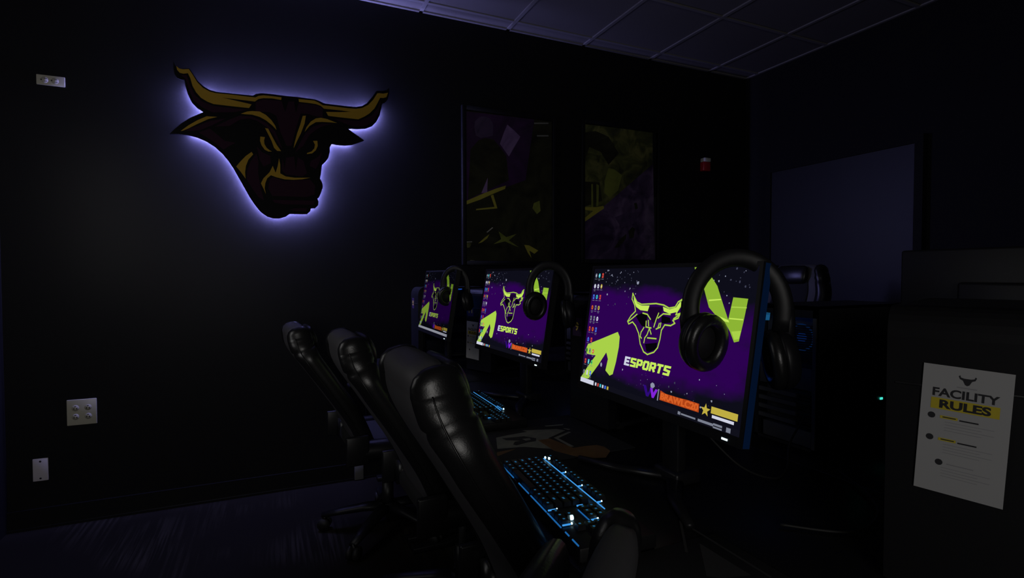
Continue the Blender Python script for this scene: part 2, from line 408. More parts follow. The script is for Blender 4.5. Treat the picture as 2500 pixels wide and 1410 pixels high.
GOLD = [
 [(132,100),(155,120),(185,127),(232,125),(260,165),(300,230),(345,275),(400,305),(450,318),(560,328),(700,345),(765,352),(762,385),
  (500,353),(735,408),(715,437),(600,425),(430,405),(380,385),(330,355),(290,310),(262,260),(245,200),(225,158),(190,162),(160,155),(138,130)],
 [(765,352),(790,340),(830,335),(900,342),(975,352),(972,372),(900,360),(830,358),(790,365),(762,385)],
 [(1112,365),(1180,372),(1240,378),(1275,395),(1305,415),(1400,425),(1500,438),(1570,443),(1620,437),(1670,412),(1710,370),(1742,320),
  (1755,318),(1790,322),(1828,315),(1815,350),(1790,357),(1765,355),(1745,395),(1720,440),(1680,480),(1640,505),(1590,527),(1450,512),
  (1350,500),(1332,468),(1440,470),(1530,467),(1440,455),(1315,442),(1290,420),(1250,405),(1180,395),(1115,388)],
 [(168,620),(230,575),(300,535),(375,503),(460,508),(390,525),(300,565),(230,600),(180,620)],
 [(650,482),(700,465),(740,461),(800,465),(850,492),(895,535),(925,580),(935,612),(900,575),(850,535),(800,508),(740,490),(690,487)],
 [(843,597),(868,602),(900,665),(935,730),(972,782),(940,780),(915,755),(895,700),(870,650)],
 [(1145,500),(1170,498),(1160,560),(1130,640),(1100,700),(1072,760),(1080,715),(1100,640),(1125,570)],
 [(1160,628),(1175,590),(1210,545),(1250,520),(1290,515),(1340,525),(1420,557),(1370,552),(1300,548),(1250,550),(1200,580)],
 [(805,665),(842,670),(835,695),(838,725),(855,755),(880,775),(898,785),(870,785),(840,770),(815,735),(803,700)],
 [(1228,700),(1262,700),(1265,740),(1250,775),(1220,800),(1178,806),(1180,797),(1215,785),(1238,760),(1243,730)],
 [(735,788),(748,808),(710,850),(690,900),(683,950),(687,1002),(650,950),(612,905),(650,860),(690,820)],
 [(955,840),(965,890),(965,960),(1010,985),(1080,995),(1205,995),(1140,1008),(1070,1012),(1000,1008),(930,990),(890,975),(860,1000),
  (845,1040),(840,1080),(850,1125),(830,1080),(810,1040),(830,1000),(880,950),(905,900),(915,925),(928,955),(945,900)]]
MAROON = [
 [(768,390),(830,368),(975,380),(1005,470),(1030,385),(1075,385),(1090,475),(1112,398),(1250,412),(1305,435),(1305,515),(1235,500),
  (1190,485),(1130,480),(1100,570),(1055,740),(1015,740),(965,625),(935,500),(880,470),(768,465)],
 [(165,172),(215,172),(240,250),(280,330),(340,385),(430,420),(600,440),(700,450),(600,470),(420,472),(340,430),(265,370),(228,270),(205,200)],
 [(1765,375),(1748,430),(1700,495),(1600,540),(1450,530),(1400,525),(1480,560),(1560,588),(1650,580),(1715,540),(1750,480),(1770,400)],
 [(555,530),(640,497),(740,505),(850,555),(925,625),(985,770),(960,740),(905,640),(850,585),(780,540),(720,520),(640,530),(560,580),(440,585)],
 [(1165,640),(1220,590),(1300,560),(1400,565),(1330,575),(1270,600),(1200,650),(1150,740),(1085,790),(1120,720)],
 [(200,612),(300,580),(400,540),(530,520),(420,575),(330,612),(240,622)],
 [(310,632),(400,600),(450,640),(520,700),(610,715),(560,740),(510,770),(430,705)],
 [(695,1005),(700,930),(730,860),(775,800),(790,860),(788,960),(812,1090),(835,1175),(790,1150),(740,1080)],
 [(775,740),(820,790),(885,820),(890,880),(830,905),(800,850)],
 [(1300,790),(1265,830),(1210,860),(1200,900),(1250,925),(1275,880)],
 [(880,1010),(905,990),(1000,1020),(1205,1010),(1245,1060),(1240,1130),(1170,1150),(900,1140),(868,1080)],
 [(900,1172),(1245,1180),(1230,1212),(1000,1208),(920,1195)],
 [(985,835),(1000,925),(1012,835),(1075,825),(1090,935),(1105,830),(1150,860),(1180,960),(1140,985),(1010,970),(975,930)],
 [(1040,1250),(1080,1240),(1180,1240),(1175,1262),(1090,1262)]]
root = thing('wall_sign', 'large gold and maroon bull head sign glowing violet around its edges', 'sign', (-3.67, 0, 2.0))
def local(o): o.location = -Vector(root.location); return o
b = MB(); b.prism(sg(OUT), 'signblack', wf, .030, .046); local(b.build('backing_panel', root, recalc=True))
b = MB()
for p in GOLD: b.prism(sg(p), 'gold', wf, .0462, .0482)
local(b.build('gold_artwork', root, label='gold horns, brows and muzzle lines', recalc=True))
b = MB()
for p in MAROON: b.prism(sg(p), 'maroon', wf, .0462, .0476)
local(b.build('maroon_artwork', root, label='dark maroon face areas', recalc=True))
# LED strip: follows the outline a little inside it, behind the panel
n = len(OUT); led = []
area = sum(OUT[i][0]*OUT[(i+1) % n][1]-OUT[(i+1) % n][0]*OUT[i][1] for i in range(n))
sgn = 1 if area > 0 else -1
for i in range(n):
    p0, p1, p2 = Vector(OUT[i-1]), Vector(OUT[i]), Vector(OUT[(i+1) % n])
    t = (p2-p0).normalized(); nn = Vector((-t.y, t.x))*sgn
    top = p1.y < 445 and 430 < p1.x < 1640
    q = p1+nn*(40 if top else 24)
    led.append((q, not (p1.y < 235 and p1.x < 330) and not (p1.x > 1690 and p1.y < 440) and not (p1.x < 190) and not (p1.x > 1570 and 640 < p1.y < 740)))
b = MB(); run = []
def flush():
    global run
    if len(run) > 1:
        b.tube([Vector((a, -.0155, z)) for a, z in sg([tuple(q) for q in run])], .0032, 'signled', 6)
    run = []
for q, ok in led+[led[0]]:
    if ok: run.append(q)
    else: flush()
flush(); local(b.build('led_strip', root))
for q in [(500,380),(1500,480),(760,620),(1250,640),(800,1150),(1150,1150)]:
    b = MB(); a, z = sg([q])[0]; b.cyl((a, 0, z), (a, -.031, z), .006, 'metal', 10); local(b.build('standoff', root))

# ================================================================== WALL FITTINGS
def plate(name, label, u0, v0, u1, v1, kind, m):
    p = at(u0, v0, 1, 0); q = at(u1, v1, 1, 0)
    cx, cz = (p.x+q.x)/2, (p.z+q.z)/2; hw, hh = abs(q.x-p.x)/2, abs(p.z-q.z)/2
    t = thing(name, label, 'outlet', (cx, 0, cz))
    b = MB(); b.bbox((-hw, -.007, -hh), (hw, 0, hh), m, r=.003); b.build('cover_plate', t)
    if kind == 'blank':
        for z in (hh*.75, -hh*.75):
            b = MB(); b.cyl((0, -.0065, z), (0, -.0088, z), .0045, 'slot', 12); b.build('screw', t)
        return
    spots = [(-hw*.42, 0, 1), (hw*.30, 0, 1)] if kind == 'row' else [(sx*hw*.42, sz*hh*.34, 0) for sx in (-1, 1) for sz in (1, -1)]
    for x, z, rot in spots:
        b = MB(); b.cyl((x, -.0065, z), (x, -.0085, z), .0155, m, 20)
        for k, (dx, dz, w_, h_) in enumerate([(-.006, -.003, .0018, .008), (.006, -.003, .0018, .008), (0, .008, .004, .004)]):
            if rot: dx, dz, w_, h_ = -dz*1.6, dx, h_*.8, w_*1.3
            b.box((x+dx-w_, -.0092, z+dz-h_/2), (x+dx+w_, -.0084, z+dz+h_/2), 'slot')
        b.build('socket', t)
plate('wall_outlet', 'ivory double outlet plate mounted sideways high at the left of the bull sign', 89, 181, 160, 214, 'row', 'plate')
plate('wall_outlet', 'ivory square outlet plate with four sockets low on the dark wall', 163, 976, 238, 1032, 'quad', 'plate')
plate('blank_wall_plate', 'small white steel blank plate with two screws just above the baseboard', 80, 1120, 120, 1170, 'blank', 'platewhite')
p = at(875, 1155, 1, 0)
b = MB(); b.bbox((p.x-.027, -.035, .004), (p.x+.027, -.021, .094), 'greyplastic', r=.003)
o = b.build('junction_box'); tag(o, 'small grey box against the baseboard beside the farthest chair base', 'box')
# fire alarm station
p = at(1717, 403, 1, 0)
t = thing('fire_alarm', 'small red fire alarm unit with white top high on the wall right of the posters', 'alarm', (p.x, 0, p.z))
b = MB(); b.bbox((-.038, -.045, -.055), (.038, 0, .020), 'red', r=.006); b.build('alarm_body', t)
b = MB(); b.bbox((-.034, -.052, .020), (.034, 0, .052), 'white', r=.006); b.build('strobe_cover', t)

# ------------------------------------------------------------------ posters
def poster(label, x0, x1, z0, z1, art):
    t = thing('framed_poster', label, 'poster', ((x0+x1)/2, 0, (z0+z1)/2)); fw = .030
    a0, a1, c0, c1 = x0-(x0+x1)/2, x1-(x0+x1)/2, z0-(z0+z1)/2, z1-(z0+z1)/2
    b = MB()
    b.bbox((a0, -.025, c0), (a0+fw, 0, c1), 'satin', r=.002); b.bbox((a1-fw, -.025, c0), (a1, 0, c1), 'satin', r=.002)
    b.bbox((a0+fw, -.025, c0), (a1-fw, 0, c0+fw), 'satin', r=.002); b.bbox((a0+fw, -.025, c1-fw), (a1-fw, 0, c1), 'satin', r=.002)
    b.build('frame', t)
    b = MB(); art(b, t.location); b.build('print', t)
    b = MB(); b.box((a0+fw, -.0135, c0+fw), (a1-fw, -.0115, c1-fw), 'glass'); b.build('glass_pane', t)
S2 = 560/1795
def pp(pts, loc):          # crop pixel of the poster region -> poster plane
    o = []
    for x, y in pts:
        p = at(1080+x*S2, 240+y*S2, 1, -.006); o.append((p.x-loc.x, p.z-loc.z))
    return o
def art1(b, loc):
    f = lambda a, z, d: Vector((a, -d, z))
    L_ = lambda pts, m, d: b.prism(pp(pts, loc), m, f, .001, d)
    L_([(176,95),(858,160),(878,1282),(182,1282)], 'p_dark', .0060)
    L_([(176,100),(720,165),(650,640),(540,680),(178,815)], 'p_purple', .0063)
    L_([(255,180),(290,145),(335,140),(375,160),(398,205),(395,290),(360,300),(300,310),(262,290),(250,230)], 'p_head', .0066)
    L_([(220,400),(280,330),(330,310),(400,320),(450,380),(500,450),(520,640),(200,790)], 'p_dark', .0065)
    L_([(508,205),(560,250),(610,300),(520,455),(450,355),(480,270)], 'p_lilac', .0067)
    L_([(355,620),(350,740),(305,740)], 'p_lilac', .0067)
    L_([(180,805),(300,752),(420,705),(497,682),(490,708),(400,745),(300,790),(182,832)], 'p_yellow', .0069)
    L_([(378,760),(398,752),(430,860),(262,875),(265,864),(408,848)], 'p_yellow', .0070)
    L_([(715,820),(760,800),(768,880),(740,905),(705,860)], 'p_olivel', .0068)
    L_([(400,1140),(460,1100),(440,1040),(500,1085),(580,1060),(520,1110),(600,1165),(560,1150),(490,1118)], 'p_olivel', .0068)
    L_([(640,1145),(680,1150),(750,1190),(720,1215),(680,1190),(697,1248),(670,1210)], 'p_yellow', .0068)
    L_([(280,1135),(330,1090),(368,1062),(350,1095),(310,1125)], 'p_yellow', .0068)
    L_([(345,1045),(390,1008),(397,1012),(352,1050)], 'p_glint', .0071)
    L_([(183,1120),(232,1118),(232,1124),(185,1127)], 'p_glint', .0071)
    L_([(185,1130),(232,1128),(215,1165),(195,1170)], 'p_olive', .0069)
    L_([(188,1278),(220,1265),(255,1268),(220,1275),(195,1282)], 'p_glint', .0071)
    for q in ((718,190,830,200), (740,288,830,298)): L_(quad(*q), 'inkgrey', .0071)
def art2(b, loc):
    f = lambda a, z, d: Vector((a, -d, z))
    L_ = lambda pts, m, d: b.prism(pp(pts, loc), m, f, .001, d)
    L_([(1092,265),(1130,235),(1210,232),(1300,262),(1645,315),(1664,1280),(1105,1280)], 'p_violet', .0060)
    L_([(1092,200),(1645,262),(1645,515),(1500,640),(1280,830),(1100,970)], 'p_olive', .0063)
    L_([(1092,270),(1200,255),(1300,300),(1380,430),(1300,520),(1240,420),(1150,380),(1120,470),(1095,460)], 'p_dark', .0066)
    L_([(1300,545),(1345,555),(1405,600),(1375,720),(1310,775),(1268,740),(1270,640)], 'p_olivel', .0067)
    L_([(1100,650),(1230,655),(1250,800),(1105,850)], 'p_dark', .0066)
    L_([(1165,670),(1178,670),(1180,850),(1165,852)], 'p_olivel', .0068); L_([(1205,670),(1225,680),(1220,840),(1205,845)], 'p_olivel', .0068)
    L_([(1110,850),(1205,850),(1260,840),(1265,860),(1102,973),(1102,945),(1180,880),(1112,872)], 'p_yellow', .0069)
    L_([(1345,1170),(1390,1100),(1440,1060),(1435,1100),(1380,1165)], 'p_dark', .0066)
    L_([(1455,1040),(1485,1005),(1508,1020),(1495,1090),(1465,1095)], 'p_dark', .0066)
    L_([(1350,930),(1450,890),(1540,900),(1500,980),(1400,1010)], 'p_head', .0065)
    L_([(1500,820),(1520,815),(1530,860),(1510,870)], 'p_dark', .0066)
poster('black framed poster with a lilac beam, yellow slash and helmeted outline, nearer the bull sign', -2.598, -1.884, 1.338, 2.40, art1)
poster('black framed poster half olive foliage and half violet ruins, nearer the room corner', -1.672, -.938, 1.358, 2.42, art2)

# ================================================================== DESKS
DX0, DX1 = -3.262, -2.43
def desk(label, xa, xb, y0, y1, front):
    t = thing('gaming_desk', label, 'desk', ((xa+xb)/2, (y0+y1)/2, 0), group='black desks standing in two back to back rows')
    hx, hy = (xb-xa)/2, (y1-y0)/2-.003
    b = MB(); b.bbox((-hx, -hy, .722), (hx, hy, .75), 'desk', r=.004); b.build('desktop', t)
    for s in (-1, 1):
        b = MB(); y_ = s*(hy-.05)
        b.bbox((-hx+.08, y_-.025, 0), (hx-.05, y_+.025, .025), 'metal', r=.003)
        b.bbox((-.05, y_-.03, .02), (.05, y_+.03, .70), 'metal', r=.003)
        b.bbox((-hx+.1, y_-.02, .695), (hx-.05, y_+.02, .722), 'metal', r=.002); b.build('leg', t)
    b = MB(); b.bbox((-.02, -hy+.08, .62), (.02, hy-.08, .70), 'metal', r=.002); b.build('crossbar', t)
for i, (ya, yb, lb) in enumerate([(-.955, -.03, 'black desk against the wall, carrying the farthest lit monitor'),
        (-1.885, -.955, 'black desk carrying the middle lit monitor and a printed mousepad'),
        (-2.815, -1.885, 'black desk carrying the nearest lit monitor and glowing keyboard'),
        (-3.745, -2.815, 'black desk at the bottom right, bare except for the tower with the rules sheet')]):
    desk(lb, DX0, DX1, ya, yb, -1)
for i, (ya, yb, lb) in enumerate([(-.955, -.03, 'black desk of the far row, touching the back wall'),
        (-1.885, -.955, 'black desk of the far row behind the middle monitor'),
        (-2.815, -1.885, 'black desk of the far row under the blue lit computer rear')]):
    desk(lb, DX1, -1.6, ya, yb, 1)

# ================================================================== SCREEN CONTENT
hq = homography([(255,150),(1335,130),(1215,1275),(150,885)], [(0,1),(1,1),(1,0),(0,0)])     # crop pixel -> unit screen
def U(pts): return [hq(x, y) for x, y in pts]
ARROW = [(402,560),(414,592),(408,660),(388,760),(366,840),(345,850),(318,815),(335,740),(325,695),(270,780),(205,868),(150,862),
 (200,790),(255,715),(200,705),(188,680),(205,640),(300,602)]
VEE = [(905,140),(965,140),(1020,208),(1055,262),(1090,370),(1128,482),(1160,335),(1258,345),(1240,440),(1228,500),(1200,625),(1168,632),
 (1140,560),(1105,495),(1060,470),(1000,400),(965,270),(915,190)]
BULL = [(503,308),(498,345),(515,385),(520,425),(490,455),(468,490),(475,508),(500,495),(520,520),(540,570),(550,640),(572,692),(597,710),
 (640,695),(665,665),(680,610),(690,550),(712,515),(750,520),(778,505),(765,485),(800,470),(814,440),(785,448),(795,425),(818,390),(824,350),(800,365),(780,398),
 (740,405),(705,385),(655,375),(600,378),(560,380),(530,365),(515,335)]
HORN = [[(508,330),(530,372),(560,388),(612,388),(600,425),(552,418),(525,397),(512,362)],
        [(700,395),(742,413),(785,402),(815,360),(818,388),(795,430),(742,442),(705,425)]]
LINES = [[(568,437),(598,446),(618,478)],[(590,490),(588,528),(622,535)],[(604,485),(606,520)],[(672,438),(655,480),(640,528)],[(668,470),(702,442),(748,447)],
 [(686,503),(682,530),(655,542)],[(676,505),(668,530)],[(575,532),(556,562),(550,590),(558,602)],[(610,540),(595,580),(580,600),(574,632)],[(598,600),(655,606)],
 [(612,540),(622,575)],[(475,490),(530,445)],[(808,448),(770,475)]]
def screen_mesh(w_, h_, tilt, zc, variant):
    ct, st = math.cos(tilt), math.sin(tilt)
    def S(a, c, d):                       # a,c in 0..1 from the viewer's left and the bottom; d toward the viewer
        yy = -(a-.5)*w_; k = (c-.5)*h_
        return Vector((st*k-ct*d, yy, zc+ct*k+st*d))
    def clip(pts): return [(min(max(a, 0), 1), min(max(c, 0), 1)) for a, c in pts]
    b = MB()
    if variant == 'light':
        mi0 = b.mi
        b.mi = lambda m: mi0(dimmed(M[m] if isinstance(m, str) else m, .40))
    b.add([S(0, 0, 0), S(1, 0, 0), S(1, 1, 0), S(0, 1, 0)], [(0, 1, 2, 3)], 'wallpaper')
    rnd = random.Random(11); e = .0003
    def blob(a, c, r_, m):
        k = 7; b.flat([(a+r_*rnd.uniform(.6, 1.2)*math.cos(2*PI*i/k)*h_/w_, c+r_*rnd.uniform(.6, 1.2)*math.sin(2*PI*i/k)) for i in range(k)], m, S, e*2)
    for k in range(46): blob(rnd.uniform(.09, .36), min(.985, 1-abs(rnd.gauss(0, .14))), rnd.choice([.004, .005, .006, .009]), rnd.choice(['s_dot', 's_dotd']))
    for k in range(34): blob(rnd.uniform(.66, .98), min(.985, 1-abs(rnd.gauss(0, .14))), rnd.choice([.004, .005, .008]), rnd.choice(['s_dot', 's_dotd', 's_dotd']))
    for k in range(34): blob(rnd.uniform(.3, .97), rnd.uniform(.08, .27), rnd.choice([.003, .005, .008]), rnd.choice(['s_dot', 's_dotd', 's_dotd']))
    for x, y, r_ in ((535, 240, .016), (628, 918, .026), (290, 775, .02)):
        a, c = hq(x, y); blob(a, c, r_, 's_dot')
    b.flat(clip(U(ARROW)), 'lime', S, e*3); b.flat(clip(U(VEE)), 'limed', S, e*3)
    # brighter brush bands across the right stroke
    for q in ([(1060,455),(1130,485),(1135,500),(1090,490)], [(1150,395),(1250,400),(1249,408),(1148,403)], [(1000,350),(1080,345),(1082,353),(1000,360)],
              [(1135,470),(1228,478),(1226,486),(1135,478)], [(1150,560),(1215,555),(1200,610),(1170,615)]): b.flat(U(q), 'limeb' if q[0][0] < 1150 else 'lime', S, e*4)
    # bull
    b.flat(U([(520,455),(560,438),(596,450),(588,528),(560,522),(545,500)]), 's_black', S, e*3)
    b.flat(U([(690,452),(745,468),(752,500),(705,505),(688,500)]), 's_black', S, e*3)
    b.flat(U([(580,640),(660,632),(655,675),(610,692),(590,690)]), 's_black', S, e*3)
    b.flat(U([(560,395),(700,398),(690,430),(650,500),(630,500),(600,430)]), 's_dpur', S, e*3)
    wd = .0105
    def strokeU(pts, wq, closed=False, m='lime'):
        q = [(a*w_/h_, c) for a, c in U(pts)]
        for k in stroke(q, wq, closed): b.flat([(a*h_/w_, c) for a, c in k], m, S, e*5)
    strokeU(BULL, wd, True)
    for hn in HORN: b.flat(U(hn), 'limeb', S, e*5)
    for ln in LINES: strokeU(ln, wd*.95)
    # word mark
    tx = homography([(0, 0), (1, 0), (1, 1), (0, 1)], [hq(440, 778), hq(742, 857), hq(762, 792), hq(452, 720)])
    glyph = {'E': [[(1, 1), (0, 1), (0, 0), (1, 0)], [(0, .5), (.85, .5)]], 'S': [[(1, 1), (0, 1), (0, .54), (1, .46), (1, 0), (0, 0)]],
             'P': [[(0, 0), (0, 1), (.85, 1), (1, .85), (1, .5), (.85, .40), (0, .40)]], 'O': [[(.12, 0), (0, .15), (0, .85), (.12, 1), (.88, 1), (1, .85), (1, .15), (.88, 0), (.12, 0)]],
             'R': [[(0, 0), (0, 1), (.85, 1), (1, .85), (1, .5), (.85, .42), (0, .42)], [(.55, .42), (1, 0)]], 'T': [[(0, 1), (1, 1)], [(.5, 1), (.5, 0)]]}
    for k, ch in enumerate('ESPORTS'):
        for ln in glyph[ch]:
            q = [((k+.16+.60*x)/7, .12+.76*y) for x, y in ln]
            q = [(x*5.2, y) for x, y in q]
            for qd in stroke(q, .235):
                b.flat([tx(x/5.2, y) for x, y in qd], 's_white' if k == 0 else 'limeb', S, e*5)
    # desktop icons
    rows = [('s_grey','s_cyan','s_red'),('s_white','s_white','s_gold'),('s_blue','s_cyan','s_red'),('s_orange','s_grey','s_gold'),('s_grey','s_grey','s_white'),
            ('s_red','s_orange','s_blue'),('s_blue','s_red',None),('s_dgreen','s_grey','s_orange'),('s_red','s_cyan','s_green'),('s_grey','s_white','s_blue')]
    for r_ in range(10):
        for c_ in range(3):
            m = rows[r_][c_]
            if not m: continue
            a = .018+c_*.0285; c = .960-r_*.094; w2, h2 = .0165, .040; k = rnd.random()
            if k < .45: b.flat([(a+w2/2+w2/2*math.cos(2*PI*q/10), c-h2/2+h2/2*math.sin(2*PI*q/10)) for q in range(10)], m, S, e*6)
            else: b.flat(quad(a+.002, c-h2, a+w2-.001, c), m, S, e*6)
            b.flat(quad(a+.0055, c-.026, a+.0105, c-.014), rnd.choice(['s_white', 's_black', 's_bar']), S, e*7)
            b.flat(quad(a-.001, c-.053, a+.019, c-.049), 's_grey', S, e*6)
            if rnd.random() < .5: b.flat(quad(a+.002, c-.064, a+.015, c-.060), 's_grey', S, e*6)
    # task bar
    if variant == 'light':
        b.flat(quad(0, 0, 1, .038), 's_white', S, e*8)
    else:
        b.flat(quad(0, 0, 1, .04), 's_bar', S, e*3); b.flat(quad(.006, .003, .125, .04), 's_white', S, e*8)
        for k, m in enumerate(('s_white', 's_red', 's_cyan', 's_white', 's_blue', 's_gold')):
            b.flat(quad(.137+k*.02, .008, .149+k*.02, .034), m, S, e*8)
        for a0, a1, c0, c1 in ((.708,.722,.012,.032),(.725,.80,.015,.026),(.812,.885,.012,.028),(.885,.925,.020,.033),(.885,.925,.004,.014),(.943,.962,.006,.034)):
            b.flat(quad(a0, c0, a1, c1), 's_grey', S, e*8)
    # corner logos
    b.flat([(.49,.135),(.508,.135),(.525,.085),(.537,.13),(.55,.13),(.53,.06),(.515,.06)], 's_indigo', S, e*8)
    b.flat([(.535,.128),(.550,.128),(.558,.098),(.568,.128),(.583,.128),(.563,.062),(.551,.062)], 's_purp', S, e*8)
    b.flat(quad(.584, .055, .591, .135), 's_grey', S, e*8)
    b.flat([(.598,.064),(.598,.130),(.63,.118),(.70,.118),(.755,.122),(.81,.120),(.812,.066)], 's_oranged', S, e*8)
    put_text(b, 'BRAWLC20', .603, .070, .808, .118, 's_orange', S, e*9, .05)
    cx_, cy_ = .842, .094
    b.flat([(cx_+.042*(1 if k % 2 == 0 else .42)*math.sin(2*PI*k/10)*h_/w_, cy_+.042*(1 if k % 2 == 0 else .42)*math.cos(2*PI*k/10)) for k in range(10)], 's_gold', S, e*8)
    b.flat(quad(.868, .086, .985, .128), 's_gold', S, e*8); b.flat(quad(.875, .060, .972, .078), 's_white', S, e*8)
    return b, S
def monitor(label, x, y, tilt=9., zc=.372, variant='dark', z=.75, rz=0.):
    w_, h_ = .597, .336; t = thing('computer_monitor', label, 'monitor', (x, y, z), R(rz), 'lit monitors along the desks')
    b, S = screen_mesh(w_, h_, R(tilt), zc, variant)
    s = b.build('screen', t); me = s.data
    uvl = me.uv_layers.new(name='UVMap')
    # planar UVs in screen space
    st, ct = math.sin(R(tilt)), math.cos(R(tilt))
    for lp in me.loops:
        v = me.vertices[lp.vertex_index].co
        k = st*v.x+ct*(v.z-zc); uvl.data[lp.index].uv = (-v.y/w_+.5, k/h_+.5)
    ex, ey0, ey1 = .009/w_, .020/h_, .009/h_
    b = MB()
    fn = lambda a, c, d: S(a, c, d)
    b.prism(quad(-ex, -ey0, 1+ex, 1+ey1), 'black', fn, -.019, -.0012)
    b.prism(quad(.2, .2, .8, .8), 'black', fn, -.060, -.019)
    b.build('housing', t)
    b = MB()
    for q in (quad(-ex, -ey0, 1+ex, 0), quad(-ex, 1, 1+ex, 1+ey1), quad(-ex, 0, 0, 1), quad(1, 0, 1+ex, 1)):
        b.prism(q, 'satin', fn, -.0012, .003)
    b.build('bezel', t)
    b = MB()  # unseen ring, added to throw blue light on the towers behind
    b.tube([S(.5+.085*math.cos(2*PI*k/24)*h_/w_*2, .5+.17*math.sin(2*PI*k/24), -.064) for k in range(24)], .005, 'rearring', 6, ref=Vector((1, 0, 0)), loop=True)
    b.build('added_rear_ring', t, label='blue light ring added on the unseen back of the monitor')
    b = MB(); b.prism(quad(.930, -.042, .955, -.030), 'whiteled', fn, .003, .0042); b.build('power_light', t)
    b = MB(); b.bbox((.055, -.03, .03), (.085, .03, .44), 'metal', r=.006); b.bbox((.035, -.035, zc-.05), (.07, .035, zc+.05), 'metal', r=.005); b.build('stand_column', t)
    b = MB()
    for s_ in (-1, 1): b.tube([(.075, 0, .012), (-.02, s_*.11, .010), (-.075, s_*.22, .008)], [(.022, .011), (.017, .009), (.010, .007)], 'metal', 10)
    b.bbox((.04, -.045, .001), (.12, .045, .035), 'metal', r=.008); b.build('stand_base', t)
    return t
def edge_spill(t, zc=.372):
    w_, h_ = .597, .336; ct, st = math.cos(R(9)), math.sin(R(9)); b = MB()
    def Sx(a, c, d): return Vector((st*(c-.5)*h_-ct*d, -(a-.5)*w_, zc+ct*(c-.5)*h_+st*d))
    b.add([Sx(1+.0155, -.055, -.001), Sx(1+.0155, -.055, -.0185), Sx(1+.0155, 1.02, -.0185), Sx(1+.0155, 1.02, -.001)], [(0, 1, 2, 3)], 'edgespill')
    b.build('painted_edge_spill', t, label='blue spill light painted as a navy glow on the right edge')
M9 = monitor('nearest and largest lit monitor, lime bull head on a purple wallpaper', -2.898, -2.333, rz=-.8, tilt=8.5)
M11 = monitor('middle lit monitor with a lime bull head wallpaper, between towers numbered 11 and 9', -2.866, -1.410, rz=2.4)
M14 = monitor('farthest lit monitor, dimmer, with a white strip along the bottom of its wallpaper', -2.922, -.510, variant='light', rz=-.5)
edge_spill(M9)

